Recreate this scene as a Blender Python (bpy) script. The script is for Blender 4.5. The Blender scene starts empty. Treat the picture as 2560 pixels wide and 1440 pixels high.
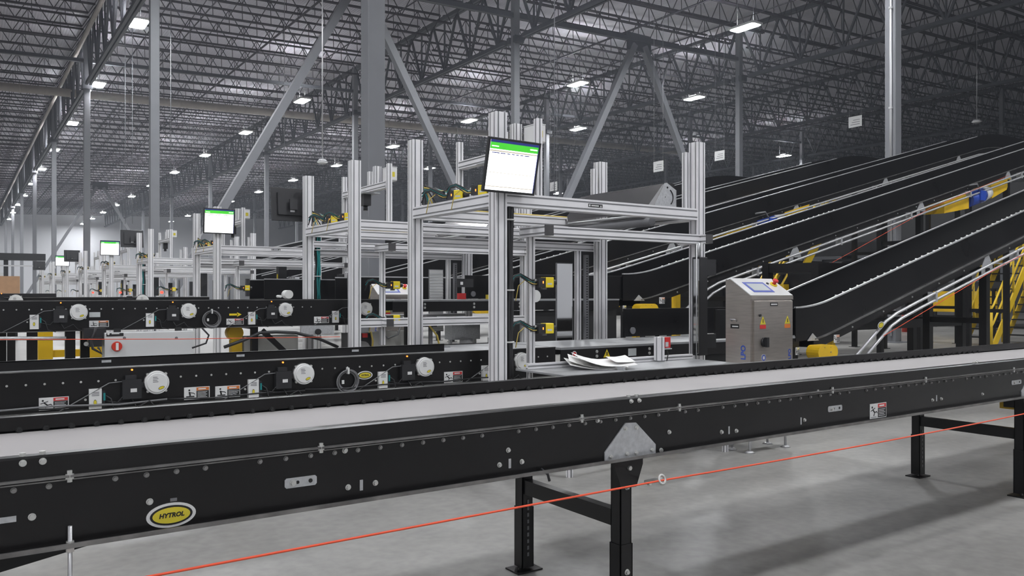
import bpy, math, random
from mathutils import Vector, Matrix
random.seed(7)
scn = bpy.context.scene
COL = scn.collection
# ------------------------------------------------------------------ camera geometry
F = 2020.0; HZ = 733.0; HC = 1.48
AZ = math.radians(34.38)
CF, SF = math.cos(AZ), math.sin(AZ)           # forward = (SF, CF), right = (CF, -SF)
cam_d = bpy.data.cameras.new('camera'); cam = bpy.data.objects.new('camera', cam_d); COL.objects.link(cam)
cam.location = (0, 0, HC); cam.rotation_euler = (math.pi/2, 0, -AZ)
cam_d.sensor_width = 36; cam_d.lens = 36*F/2560; cam_d.shift_y = (HZ-720)/2560
cam_d.clip_start = 0.05; cam_d.clip_end = 400
scn.camera = cam
def ray(px, py):
    t = (px-1280)/F; u = (HZ-py)/F
    return Vector((SF+CF*t, CF-SF*t, u))
def PY(px, py, Y):            # point of the plane y = Y seen at a pixel of the photograph
    r = ray(px, py); s = Y/r.y
    return Vector((r.x*s, Y, HC+r.z*s))
def PX(px, py, X):
    r = ray(px, py); s = X/r.x
    return Vector((X, r.y*s, HC+r.z*s))
def PZ(px, py, z):
    r = ray(px, py); s = (z-HC)/r.z
    return Vector((r.x*s, r.y*s, z))

# ------------------------------------------------------------------ materials
MATS = {}
def mat(name, col, rough=0.5, metal=0.0, noise=0.0, nscale=8.0, bump=0.0, bscale=40.0, emit=0.0, spec=0.5, aniso=None):
    m = bpy.data.materials.new(name); m.use_nodes = True
    nt = m.node_tree; b = nt.nodes['Principled BSDF']
    c = (col[0], col[1], col[2], 1)
    b.inputs['Base Color'].default_value = c
    b.inputs['Roughness'].default_value = rough; b.inputs['Metallic'].default_value = metal
    b.inputs['Specular IOR Level'].default_value = spec
    if emit:
        b.inputs['Emission Color'].default_value = c; b.inputs['Emission Strength'].default_value = emit
    if noise or bump:
        tc = nt.nodes.new('ShaderNodeTexCoord')
    if noise:
        n = nt.nodes.new('ShaderNodeTexNoise'); n.inputs['Scale'].default_value = nscale; n.inputs['Detail'].default_value = 5
        mp = nt.nodes.new('ShaderNodeMapping')
        if aniso: mp.inputs['Scale'].default_value = aniso
        nt.links.new(tc.outputs['Object'], mp.inputs['Vector']); nt.links.new(mp.outputs['Vector'], n.inputs['Vector'])
        r = nt.nodes.new('ShaderNodeValToRGB')
        r.color_ramp.elements[0].position = 0.3; r.color_ramp.elements[1].position = 0.7
        r.color_ramp.elements[0].color = tuple(max(0, x*(1-noise)) for x in col)+(1,)
        r.color_ramp.elements[1].color = tuple(min(1, x*(1+noise)) for x in col)+(1,)
        nt.links.new(n.outputs['Fac'], r.inputs['Fac']); nt.links.new(r.outputs['Color'], b.inputs['Base Color'])
        mr = nt.nodes.new('ShaderNodeMapRange'); mr.inputs['To Min'].default_value = max(0.05, rough-0.08); mr.inputs['To Max'].default_value = min(1, rough+0.08)
        nt.links.new(n.outputs['Fac'], mr.inputs['Value']); nt.links.new(mr.outputs['Result'], b.inputs['Roughness'])
    if bump:
        n2 = nt.nodes.new('ShaderNodeTexNoise'); n2.inputs['Scale'].default_value = bscale
        bp = nt.nodes.new('ShaderNodeBump'); bp.inputs['Strength'].default_value = bump; bp.inputs['Distance'].default_value = 0.002
        nt.links.new(tc.outputs['Object'], n2.inputs['Vector']); nt.links.new(n2.outputs['Fac'], bp.inputs['Height'])
        nt.links.new(bp.outputs['Normal'], b.inputs['Normal'])
    MATS[name] = m
    return m
mat('black', (0.0075, 0.0068, 0.0072), 0.32, spec=0.36, noise=0.12, nscale=3, bump=0.06, bscale=160)
mat('blackmatte', (0.009, 0.009, 0.0095), 0.6)
mat('blackguard', (0.0058, 0.0054, 0.0062), 0.30, spec=0.3, noise=0.06, nscale=2)
mat('edge', (0.19, 0.185, 0.18), 0.36, metal=0.6, noise=0.35, nscale=9)
mat('bright', (0.55, 0.55, 0.56), 0.34, metal=0.55)
mat('belt', (0.305, 0.290, 0.286), 0.72, noise=0.05, nscale=3, bump=0.05, bscale=300)
mat('bed', (0.30, 0.305, 0.31), 0.45, metal=0.3, noise=0.12, nscale=4)
mat('alu', (0.82, 0.81, 0.82), 0.40, metal=0.15, noise=0.05, nscale=5)
mat('slot', (0.42, 0.42, 0.43), 0.5, metal=0.2)  # darker copy of the aluminium: groove shade put into the colour
mat('cap', (0.06, 0.058, 0.06), 0.5)
mat('polished', (0.50, 0.49, 0.48), 0.14, metal=1.0)
mat('galv', (0.50, 0.51, 0.52), 0.42, metal=0.45, noise=0.14, nscale=45)
mat('bolt', (0.62, 0.62, 0.60), 0.32, metal=0.7)
mat('boltdark', (0.26, 0.255, 0.25), 0.4, metal=0.5)
mat('stainless', (0.42, 0.385, 0.35), 0.33, metal=0.8, noise=0.10, nscale=6, aniso=(1, 1, 12))
mat('stainlesslight', (0.80, 0.79, 0.78), 0.32, metal=0.25, noise=0.05, nscale=5)
mat('mirror', (0.66, 0.66, 0.66), 0.04, metal=1.0)
mat('yellow', (0.75, 0.47, 0.012), 0.42, noise=0.08, nscale=4)
mat('scanyellow', (0.80, 0.62, 0.02), 0.4)
mat('rail', (0.80, 0.54, 0.015), 0.42)
mat('white', (0.72, 0.72, 0.71), 0.42)
mat('paper', (0.78, 0.77, 0.75), 0.6)
mat('boxwhite', (0.60, 0.61, 0.61), 0.45, noise=0.04, nscale=3)
mat('red', (0.55, 0.035, 0.018), 0.35)
mat('signalred', (0.60, 0.03, 0.03), 0.4)
mat('cord', (0.78, 0.085, 0.03), 0.45)
mat('orange', (0.62, 0.17, 0.03), 0.5)
mat('logoyellow', (0.66, 0.55, 0.035), 0.4)
mat('plastic', (0.018, 0.018, 0.02), 0.42)
mat('grey', (0.16, 0.16, 0.17), 0.5)
mat('cable', (0.02, 0.02, 0.022), 0.45)
mat('greycable', (0.16, 0.16, 0.165), 0.5)
mat('tealcable', (0.01, 0.22, 0.22), 0.45)
mat('yellowcable', (0.62, 0.47, 0.10), 0.45)
mat('blue', (0.02, 0.07, 0.42), 0.35)
mat('uiblue', (0.10, 0.13, 0.42), 0.4)
mat('lcd', (0.55, 0.58, 0.58), 0.2)
mat('cardboard', (0.42, 0.25, 0.14), 0.8, noise=0.06)
mat('cream', (0.46, 0.46, 0.43), 0.5)
mat('concrete', (0.33, 0.325, 0.315), 0.42)
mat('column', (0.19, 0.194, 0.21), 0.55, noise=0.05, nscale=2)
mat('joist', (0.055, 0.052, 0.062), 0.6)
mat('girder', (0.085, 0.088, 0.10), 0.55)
mat('wall', (0.66, 0.67, 0.70), 0.75, noise=0.03, nscale=0.3)
mat('duct', (0.40, 0.37, 0.34), 0.5, metal=0.2, noise=0.1, nscale=2)
mat('deck', (0.60, 0.585, 0.64), 0.6)
mat('lamp', (0.95, 0.97, 1.0), 0.5, emit=225)
mat('uplight', (0.95, 0.97, 1.0), 0.5, emit=150)
mat('led', (1.0, 0.26, 0.03), 0.5, emit=1.8)
mat('screenwhite', (1.0, 1.0, 1.0), 0.3, emit=1.5)
mat('screengreen', (0.06, 0.55, 0.035), 0.3, emit=0.6)
mat('screenblue', (0.02, 0.03, 0.20), 0.3, emit=0.4)
mat('screencream', (0.62, 0.55, 0.42), 0.3, emit=0.35)
mat('redled', (1.0, 0.05, 0.03), 0.4, emit=2.0)
# floor: power-trowelled concrete, cloudy, slightly glossy
nt = MATS['concrete'].node_tree; b = nt.nodes['Principled BSDF']
tc = nt.nodes.new('ShaderNodeTexCoord')
n1 = nt.nodes.new('ShaderNodeTexNoise'); n1.inputs['Scale'].default_value = 0.9; n1.inputs['Detail'].default_value = 8; n1.inputs['Roughness'].default_value = 0.6
n2 = nt.nodes.new('ShaderNodeTexNoise'); n2.inputs['Scale'].default_value = 14; n2.inputs['Detail'].default_value = 6
mx = nt.nodes.new('ShaderNodeMix'); mx.data_type = 'FLOAT'; mx.inputs[0].default_value = 0.35
nt.links.new(tc.outputs['Object'], n1.inputs['Vector']); nt.links.new(tc.outputs['Object'], n2.inputs['Vector'])
nt.links.new(n1.outputs['Fac'], mx.inputs[2]); nt.links.new(n2.outputs['Fac'], mx.inputs[3])
rp = nt.nodes.new('ShaderNodeValToRGB')
rp.color_ramp.elements[0].position = 0.34; rp.color_ramp.elements[0].color = (0.20, 0.195, 0.184, 1)
rp.color_ramp.elements[1].position = 0.66; rp.color_ramp.elements[1].color = (0.34, 0.333, 0.314, 1)
nt.links.new(mx.outputs[0], rp.inputs['Fac']); nt.links.new(rp.outputs['Color'], b.inputs['Base Color'])
mr = nt.nodes.new('ShaderNodeMapRange'); mr.inputs['To Min'].default_value = 0.30; mr.inputs['To Max'].default_value = 0.5
nt.links.new(n1.outputs['Fac'], mr.inputs['Value']); nt.links.new(mr.outputs['Result'], b.inputs['Roughness'])
# roof deck: ribs run along y
nt = MATS['deck'].node_tree; b = nt.nodes['Principled BSDF']
tc = nt.nodes.new('ShaderNodeTexCoord'); wv = nt.nodes.new('ShaderNodeTexWave'); wv.bands_direction = 'X'
wv.inputs['Scale'].default_value = 2.1; wv.inputs['Distortion'].default_value = 0
bp = nt.nodes.new('ShaderNodeBump'); bp.inputs['Strength'].default_value = 0.7; bp.inputs['Distance'].default_value = 0.04
nt.links.new(tc.outputs['Object'], wv.inputs['Vector']); nt.links.new(wv.outputs['Fac'], bp.inputs['Height']); nt.links.new(bp.outputs['Normal'], b.inputs['Normal'])

# ------------------------------------------------------------------ mesh builder
def V(*a): return Vector(a)
class MB:
    def __init__(s, m='black'):
        s.v = []; s.f = []; s.mi = []; s.sm = []; s.ms = []; s.cur = 0; s.use(m)
    def use(s, m):
        if m not in s.ms: s.ms.append(m)
        s.cur = s.ms.index(m); return s
    def add(s, vs, fs, smooth=False):
        o = len(s.v); s.v += [Vector(p) for p in vs]
        for f in fs:
            s.f.append([i+o for i in f]); s.mi.append(s.cur); s.sm.append(smooth)
        return s
    def box(s, a, b_):
        x0, x1 = sorted((a[0], b_[0])); y0, y1 = sorted((a[1], b_[1])); z0, z1 = sorted((a[2], b_[2]))
        return s.add([(x0,y0,z0),(x1,y0,z0),(x1,y1,z0),(x0,y1,z0),(x0,y0,z1),(x1,y0,z1),(x1,y1,z1),(x0,y1,z1)],
                     [(0,3,2,1),(4,5,6,7),(0,1,5,4),(1,2,6,5),(2,3,7,6),(3,0,4,7)])
    def cbox(s, a, b_, c=0.004):           # box with chamfered vertical-section edges on all four x-running edges
        x0, x1 = sorted((a[0], b_[0])); y0, y1 = sorted((a[1], b_[1])); z0, z1 = sorted((a[2], b_[2]))
        return s.prism([(x0,y0+c,z0),(x0,y1-c,z0),(x0,y1,z0+c),(x0,y1,z1-c),(x0,y1-c,z1),(x0,y0+c,z1),(x0,y0,z1-c),(x0,y0,z0+c)], (x1-x0, 0, 0))
    def prism(s, pts, ex, smooth=False):
        ex = Vector(ex); n = len(pts); pts = [Vector(p) for p in pts]
        s.add(pts+[p+ex for p in pts], [list(range(n))[::-1], list(range(n, 2*n))])
        o = len(s.v)-2*n
        for i in range(n):
            j = (i+1) % n
            s.f.append([o+i, o+j, o+n+j, o+n+i]); s.mi.append(s.cur); s.sm.append(smooth)
        return s
    def frame(s, d, up=(0,0,1)):
        d = Vector(d).normalized(); u = Vector(up)
        if abs(d.dot(u)) > 0.98: u = Vector((1,0,0)) if abs(d.x) < 0.9 else Vector((0,1,0))
        a = d.cross(u).normalized(); c = a.cross(d).normalized()
        return a, c
    def bar(s, p0, p1, w, h, up=(0,0,1)):
        p0 = Vector(p0); p1 = Vector(p1); a, c = s.frame(p1-p0, up); a = a*w/2; c = c*h/2
        return s.prism([p0-a-c, p0+a-c, p0+a+c, p0-a+c], p1-p0)
    def prof(s, p0, p1, size=0.115, slots=2, up=(0,0,1), g=0.0075, dp=0.009):
        p0 = Vector(p0); p1 = Vector(p1); a, c = s.frame(p1-p0, up); h = size/2
        pts = []
        cs = [0.0] if slots == 1 else [-0.56*h, 0.56*h]
        def side(fn):
            pts.append(fn(-h, h))
            for q in cs:
                pts.extend([fn(q-g, h), fn(q-g*0.7, h-dp), fn(q+g*0.7, h-dp), fn(q+g, h)])
        side(lambda t, r: (t, -r)); side(lambda t, r: (r, t)); side(lambda t, r: (-t, r)); side(lambda t, r: (-r, -t))
        ring = [p0+a*x+c*y for x, y in pts]; ex = p1-p0; n = len(ring); per = 1+4*slots
        s.prism(ring, ex)
        base = s.cur
        if 'slot' not in s.ms: s.ms.append('slot')
        si = s.ms.index('slot'); f0 = len(s.f)-n
        for i in range(n):
            q = (i % per)
            if q > 0 and (q-1) % 4 in (0, 1, 2): s.mi[f0+i] = si
        s.cur = base
        return s
    def tube(s, pts, r, n=8, closed=False):
        pts = [Vector(p) for p in pts]; o = len(s.v); k = len(pts); pa = None
        for i, p in enumerate(pts):
            if closed: d = pts[(i+1) % k]-pts[i-1]
            else: d = pts[min(i+1, k-1)]-pts[max(i-1, 0)]
            a, c = s.frame(d)
            if pa is not None:
                a = (pa-d.normalized()*pa.dot(d.normalized()))
                a = a.normalized() if a.length > 1e-6 else s.frame(d)[0]
                c = a.cross(d.normalized())
                c = -c if False else c
            pa = a
            for j in range(n):
                t = 2*math.pi*j/n; s.v.append(p+a*math.cos(t)*r+c*math.sin(t)*r)
        for i in range(k if closed else k-1):
            i2 = (i+1) % k
            for j in range(n):
                j2 = (j+1) % n
                s.f.append([o+i*n+j, o+i*n+j2, o+i2*n+j2, o+i2*n+j]); s.mi.append(s.cur); s.sm.append(True)
        if not closed:
            s.f.append([o+j for j in range(n)][::-1]); s.mi.append(s.cur); s.sm.append(False)
            s.f.append([o+(k-1)*n+j for j in range(n)]); s.mi.append(s.cur); s.sm.append(False)
        return s
    def cyl(s, p0, p1, r, r1=None, n=20, smooth=True):
        r1 = r if r1 is None else r1
        p0 = Vector(p0); p1 = Vector(p1); a, c = s.frame(p1-p0); o = len(s.v)
        for p, q in ((p0, r), (p1, r1)):
            for j in range(n):
                t = 2*math.pi*j/n; s.v.append(p+a*math.cos(t)*q+c*math.sin(t)*q)
        for j in range(n):
            j2 = (j+1) % n; s.f.append([o+j, o+j2, o+n+j2, o+n+j]); s.mi.append(s.cur); s.sm.append(smooth)
        s.f.append([o+j for j in range(n)][::-1]); s.f.append([o+n+j for j in range(n)])
        s.mi += [s.cur]*2; s.sm += [False]*2
        return s
    def ell(s, c, ax, ay, ex, n=36):       # elliptical prism
        c = Vector(c); ax = Vector(ax); ay = Vector(ay)
        return s.prism([c+ax*math.cos(2*math.pi*i/n)+ay*math.sin(2*math.pi*i/n) for i in range(n)], ex)
    def rect(s, o, ax, ay, ex):
        o = Vector(o); ax = Vector(ax); ay = Vector(ay)
        return s.prism([o, o+ax, o+ax+ay, o+ay], ex)
    def text(s, txt, size, o, ax, ay, ex, shear=0.0, bold=0.0):
        cu = bpy.data.curves.new('t', 'FONT'); cu.body = txt; cu.size = size; cu.shear = shear; cu.offset = bold
        cu.align_x = 'CENTER'; cu.align_y = 'CENTER'; cu.extrude = 0.5; cu.resolution_u = 3
        ob = bpy.data.objects.new('t', cu); COL.objects.link(ob)
        dg = bpy.context.evaluated_depsgraph_get(); dg.update()
        me = bpy.data.meshes.new_from_object(ob.evaluated_get(dg))
        o = Vector(o); ax = Vector(ax).normalized(); ay = Vector(ay).normalized(); ex = Vector(ex)
        s.add([o+ax*v.co.x+ay*v.co.y+ex*(v.co.z+0.5) for v in me.vertices], [list(p.vertices) for p in me.polygons])
        bpy.data.objects.remove(ob); bpy.data.curves.remove(cu); bpy.data.meshes.remove(me)
        return s
    def build(s, name, parent=None, loc=None):
        if parent is None:
            if loc is None:
                xs = [p.x for p in s.v]; ys = [p.y for p in s.v]; zs = [p.z for p in s.v]
                loc = Vector(((min(xs)+max(xs))/2, (min(ys)+max(ys))/2, min(zs)))
            off = Vector(loc)
        else:
            off = Vector((0,0,0)); q = parent
            while q is not None: off = off+q.location; q = q.parent
        me = bpy.data.meshes.new(name)
        me.from_pydata([tuple(p-off) for p in s.v], [], s.f)
        for m in s.ms: me.materials.append(MATS[m])
        me.polygons.foreach_set('material_index', s.mi); me.polygons.foreach_set('use_smooth', s.sm)
        import bmesh
        bm = bmesh.new(); bm.from_mesh(me); bmesh.ops.recalc_face_normals(bm, faces=bm.faces); bm.to_mesh(me); bm.free()
        me.update()
        ob = bpy.data.objects.new(name, me); COL.objects.link(ob)
        if parent is None: ob.location = off
        else: ob.parent = parent
        return ob
def tag(o, label, cat, group=None, kind=None):
    o['label'] = label; o['category'] = cat
    if group: o['group'] = group
    if kind: o['kind'] = kind
    return o
def thing(name, label, cat, loc, group=None):
    o = bpy.data.objects.new(name, None); COL.objects.link(o); o.location = loc; o.empty_display_size = 0.1
    return tag(o, label, cat, group)
def struct(name, mb, label=None, loc=None):
    o = mb.build(name, loc=loc); o['kind'] = 'structure'; o['category'] = name.split('_')[0]
    o['label'] = label or name
    return o
def copy_tree(o, parent=None):
    c = o.copy(); COL.objects.link(c)
    if parent is not None:
        c.parent = parent
    for ch in list(o.children): copy_tree(ch, c)
    return c
def dup(o, loc=None, label=None, rotz=None):
    c = copy_tree(o)
    if loc is not None: c.location = loc
    if rotz is not None: c.rotation_euler.z = rotz
    if label: c['label'] = label
    return c
ORD = ['first','second','third','fourth','fifth','sixth','seventh','eighth','ninth','tenth','eleventh','twelfth','thirteenth','fourteenth','fifteenth','sixteenth','seventeenth','eighteenth']
# ================================================================== the building
SL = 0.034                                   # roof rises along +x
BS = 1.65
X0, SX, Y0, SY = 3.78*BS, 10.3*BS, 8.25*BS, 12.15*BS
def zdeck(x): return HC+9.62*BS+SL*(x-X0)
XMIN, XMAX, YMIN, YMAX = -24.0, 122.0, -22.0, 174.0
struct('floor', MB('concrete').box((XMIN, YMIN, -0.15), (XMAX, YMAX, 0)), 'grey polished concrete warehouse floor')
m = MB('deck')
m.prism([(XMIN, YMIN, zdeck(XMIN)), (XMAX, YMIN, zdeck(XMAX)), (XMAX, YMIN, zdeck(XMAX)+0.1), (XMIN, YMIN, zdeck(XMIN)+0.1)], (0, YMAX-YMIN, 0))
struct('ceiling', m, 'grey ribbed steel roof deck')
ZT = zdeck(XMAX)+0.1
struct('wall_back', MB('wall').box((XMIN, YMAX, 0), (XMAX, YMAX+0.2, ZT)), 'white far wall of the warehouse')
struct('wall_front', MB('wall').box((XMIN, YMIN-0.2, 0), (XMAX, YMIN, ZT)), 'white wall behind the viewer')
struct('wall_left', MB('wall').box((XMIN-0.2, YMIN, 0), (XMIN, YMAX, ZT)), 'white side wall')
struct('wall_right', MB('wall').box((XMAX, YMIN, 0), (XMAX+0.2, YMAX, ZT)), 'white side wall')

# columns on the grid
ix = range(-1, 6); jy = range(-1, 8)
def colx(i): return X0+SX*i
def coly(j): return Y0+SY*j
CS = 0.335
def make_column(i, j):
    x, y = colx(i), coly(j); h = zdeck(x)-0.46
    r = thing('steel_column', '', 'column', (x, y, 0), 'roof columns on the grid')
    mb = MB('column'); c = 0.015; q = CS/2
    mb.prism([(x-q+c,y-q,0.03),(x+q-c,y-q,0.03),(x+q,y-q+c,0.03),(x+q,y+q-c,0.03),(x+q-c,y+q,0.03),(x-q+c,y+q,0.03),(x-q,y+q-c,0.03),(x-q,y-q+c,0.03)], (0,0,h-0.03))
    mb.build('shaft', r)
    MB('column').box((x-0.33,y-0.33,0),(x+0.33,y+0.33,0.03)).build('base_plate', r)
    MB('girder').box((x-0.26,y-0.40,h-3.38),(x+0.26,y-q,h-3.05)).build('girder_bracket', r); MB('girder').box((x-0.26,y+q,h-3.38),(x+0.26,y+0.40,h-3.05)).build('girder_bracket', r)
    return r
collab = {(0,0): 'broad grey steel column rising behind the two front gantries', (0,1): 'grey steel column at the foot of the long slanting brace',
          (1,1): 'slim grey steel column rising behind the front gantry monitor', (1,0): 'pale grey steel column standing among the inclined conveyors',
          (2,1): 'grey steel column beyond the inclined conveyors past the paired slanting braces'}
for i in ix:
    for j in jy:
        if (i, j) == (0, -1): continue
        o = make_column(i, j)
        o['label'] = collab.get((i, j), '%s steel roof column along the %s line of columns' % (ORD[j+1], ('outermost', 'gantry-side', 'second', 'third', 'fourth', 'fifth', 'sixth')[i+1]))
        if (i, j) in collab: del o['group']
# a silver conduit clipped to the column among the inclines
x, y = colx(1), coly(0)
m = MB('bright').tube([(x-0.205, y-0.05, 0.2), (x-0.205, y-0.05, 15)], 0.035, 8)
for z in (1, 4, 7, 10, 13): m.box((x-0.25, y-0.10, z), (x-0.166, y, z+0.06))
tag(m.build('conduit'), 'bright vertical conduit strapped to the pale column among the inclined conveyors', 'conduit')

# chevron braces
def chevron(i, j, labs):
    xa, xb = colx(i), colx(i+1); y = coly(j); xm = (xa+xb)/2; zt = HC+8.28*BS+SL*(xm-8.95*BS)
    for k, (xc, sg) in enumerate(((xa, 1), (xb, -1))):
        p0 = V(xc+sg*0.16, y, 0.62); p1 = V(xm-sg*0.36, y, zt-0.25)
        mb = MB('column').bar(p0, p1, 0.33, 0.33, (0,1,0))
        tag(mb.build('diagonal_brace'), labs[k], 'brace')
    mb = MB('girder').box((xm-0.9, y-0.05, zt-0.58), (xm+0.9, y+0.05, zt+0.4))
    tag(mb.build('gusset_plate'), labs[2], 'plate')
    mb = MB('girder').bar((xa, y, zt+0.08-SL*8.4), (xb, y, zt+0.08+SL*8.4), 0.2, 0.24)
    tag(mb.build('roof_strut'), labs[3], 'beam')
chevron(0, 1, ['long grey brace slanting down to the column behind the far gantries', 'grey brace slanting down beside the broad column towards the front gantry',
               'steel gusset joining the braces above the broad grey column', 'roof strut above the braces of the broad column'])
chevron(1, 1, ['grey brace slanting down behind the tall posts of the front gantry', 'grey brace slanting down behind the front gantry corner post',
               'dark gusset plate at the peak of the two grey braces', 'roof strut over the peak of the two grey braces'])
chevron(0, 5, ['thin distant brace slanting down near the far wall', 'thin distant brace leaning the other way near the far wall',
               'small distant gusset plate under the roof', 'distant roof strut before the far wall'])

# joist girders along y
def girder_mesh():
    mb = MB('girder'); L = SY-.4; D = 1.85*BS
    for s in (-1, 1):
        mb.bar((s*0.10, 0, 0), (s*0.10, L, 0), 0.15, 0.21); mb.bar((s*0.10, 0.6, -D), (s*0.10, L-0.6, -D), 0.13, 0.20)
    n = 7; st = L/n
    for k in range(n):
        a = k*st
        mb.bar((0, a, 0), (0, a+st/2, -D), 0.115, 0.115); mb.bar((0, a+st/2, -D), (0, a+st, 0), 0.115, 0.115)
        mb.bar((0, a+st/2, 0), (0, a+st/2, -D), 0.08, 0.08)
    return mb
g0 = None
for i in ix:
    for j in range(-2, 8):
        loc = V(colx(i), coly(j)+.2, zdeck(colx(i))-0.56)
        if g0 is None:
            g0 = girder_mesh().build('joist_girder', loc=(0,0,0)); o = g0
            tag(g0, 'deep dark steel truss girder carrying the roof joists', 'girder', 'truss girders between the columns')
        else:
            o = g0.copy(); COL.objects.link(o)
        o.location = loc
# long pipe along the first girder line
m = MB('duct').tube([(X0-0.50, YMIN+1, zdeck(X0)-1.66), (X0-0.50, YMAX-1, zdeck(X0)-1.66)], 0.11, 10)
tag(m.build('sprinkler_main'), 'long pale pipe running beside the truss girder over the gantry row', 'pipe')

# open-web joists along x
def joist_mesh(D=0.78*BS):
    mb = MB('joist'); L = SX-0.16; n = 11; st = L/n
    for s in (-1, 1):
        mb.bar((0.08, s*0.058, 0), (L, s*0.058, 0), 0.055, 0.08)
        mb.bar((st*0.45, s*0.058, -D), (L-st*0.45, s*0.058, -D), 0.055, 0.08)
    for k in range(n):
        a = 0.08+k*st
        mb.bar((a, 0, 0), (a+st/2, 0, -D), 0.038, 0.038); mb.bar((a+st/2, 0, -D), (a+st, 0, 0), 0.038, 0.038)
        if k < n-1: mb.bar((a+st, 0, 0), (a+st, 0, -D), 0.03, 0.03)
    return mb
spots = []
PJ = SY/8
for i in range(-2, 6):
    for k in range(-8, 64):
        y = Y0+PJ*(k+0.0)
        if y > YMAX-1: continue
        x = colx(i)
        # in front of the lens only
        d = SF*(x+8)+CF*y
        if d < 2: continue
        r = (CF*(x+8)-SF*y)/d
        if abs(r) > 1.0+9/d: continue
        spots.append((d, x, y))
spots.sort()
rot = -math.atan(SL)
j0 = None
for d, x, y in spots[:300]:
    if j0 is None:
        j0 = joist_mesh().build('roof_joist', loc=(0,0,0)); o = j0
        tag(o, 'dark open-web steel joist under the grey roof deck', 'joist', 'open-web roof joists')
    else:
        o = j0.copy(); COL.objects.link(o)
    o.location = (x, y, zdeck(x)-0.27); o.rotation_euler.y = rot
mb = MB('joist'); M = Matrix.Rotation(rot, 3, 'Y'); jm = joist_mesh()
for d, x, y in spots[300:]:
    mb.add([M @ p + V(x, y, zdeck(x)-0.27) for p in jm.v], jm.f)
if len(spots) > 300:
    tag(mb.build('distant_roof_joists'), 'mass of dark roof joists fading into the distance', 'joists', None, 'stuff')
# bridging lines and sprinkler branches under the joists, running along y
for n_, (i, fx, dz, r) in enumerate([(0,.25,.80,.022),(0,.5,.86,.035),(0,.75,.80,.022),(1,.25,.80,.022),(1,.5,.86,.035),(1,.75,.80,.022),(2,.3,.80,.025),(2,.62,.86,.035),(3,.3,.80,.025),(3,.62,.86,.035),(-1,.5,.86,.035)]):
    x = colx(i)+SX*fx
    m = MB('joist').tube([(x, YMIN+2, zdeck(x)-dz*BS-0.27), (x, YMAX-2, zdeck(x)-dz*BS-0.27)], r*BS, 6)
    tag(m.build('branch_pipe'), 'thin dark pipe running under the roof joists across the hall', 'pipe', 'thin pipes under the joists')
# light coloured duct across the hall
yd = 37.4*BS
zd = HC+7.85*BS
m = MB('duct').tube([(-10, yd, zd+0.05), (66, yd, zd+0.05+SL*66)], 0.28, 12)
for k in range(23):
    x = -10+k*3.3; m.cyl((x, yd, zd+0.05+SL*(x+10)*66/76), (x+0.1, yd, zd+0.05+SL*(x+10.1)*66/76), 0.31, n=12)
tag(m.build('air_duct'), 'long pale round duct crossing the hall under the roof', 'duct')
# deep dark beam line one bay nearer
tag(MB('girder').bar((-10, coly(2), HC+8.0*BS), (76, coly(2), HC+8.0*BS+SL*86), 0.22, 0.2).build('roof_strut'), 'long dark strut crossing the hall in front of the pale duct', 'beam')

# ------------------------------------------------------------------ high-bay lamps
def make_lamp():
    r = thing('high_bay_lamp', '', 'lamp', (0,0,0), 'high-bay lamps under the roof')
    MB('white').box((-0.38,-0.78,0.02),(0.38,0.78,0.11)).box((-0.16,-0.3,0.11),(0.16,0.3,0.2)).build('lamp_housing', r)
    for sx in (-.245, .245): MB('white').box((sx-.055,-.6,.11),(sx+.055,.6,.124)).use('uplight').add([(sx-.05,-.59,.126),(sx+.05,-.59,.126),(sx+.05,.59,.126),(sx-.05,.59,.126)],[(0,1,2,3)]).build('uplight_lens', r)
    MB('white').box((-0.36,-0.76,0.0),(0.36,0.76,0.02)).use('lamp').add([(-.24,-.75,-.002),(.24,-.75,-.002),(.35,-.62,-.002),(.35,.62,-.002),(.24,.75,-.002),(-.24,.75,-.002),(-.35,.62,-.002),(-.35,-.62,-.002)],[(7,6,5,4,3,2,1,0)]).build('lens', r)
    MB('grey').tube([(0,-0.5,0.1),(0,-0.5,1.5)],0.01,5).tube([(0,0.5,0.1),(0,0.5,1.5)],0.01,5).build('hanger_wire', r)
    return r
lampspots = []
for k in (-3,-2,-1,0,1,2,3,4,5,6,7,8,9): lampspots.append((4.15, 24.6+8.05*k, 7.55))  # nearest ones unseen, added for the foreground; farthest added to light the wall
for k in (-4,-3,-2,0,1,2,3,4,5,6,7,8,9): lampspots.append((11.5, 31.9+7.85*k, 7.80))
for k in (-3,-2,0,1,2,3,4,5,6,7,8,9,10): lampspots.append((19.7, 16.25+8.05*k if k>=0 else 16.25+8.05*(k), 8.06))
for k in (0,1,2,3,4): lampspots.append((25.6, 23.8+7.75*k, 8.22))
for k in (0,1,3): lampspots.append((43.2, 32.6+7.8*k, 8.7))
for y in (-6, 2.5, 10, 26, 42, 58, 74, 90, 100): lampspots.append((-4.5, y, 7.4))  # unseen row beside the view, added for its light
for y in (-8, 2, 14): lampspots.append((-11.5, y, 7.2))  # more unseen lamps, added to light the foreground
lampspots += [(14.4, 15.0, 7.9), (20.0, -6, 8.0), (12, -12, 7.8), (2,-12,7.5)]  # first lamp inferred from its glow; the others unseen, added for light
lamplab = []
ROWS = {4.15: ('beside the truss girder over the gantries', 24), 11.5: ('behind the long slanting brace', 31), 19.7: ('over the front gantry', 16), 25.6: ('past the paired slanting braces', 23), 43.2: ('far over the inclined conveyors', 32)}
cnt = {}
for x, y, h in sorted(lampspots): 
    q = ROWS.get(x)
    if q and y > q[1]: cnt[(x, y)] = len([1 for a, b, c in lampspots if a == x and q[1] < b < y])
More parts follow.
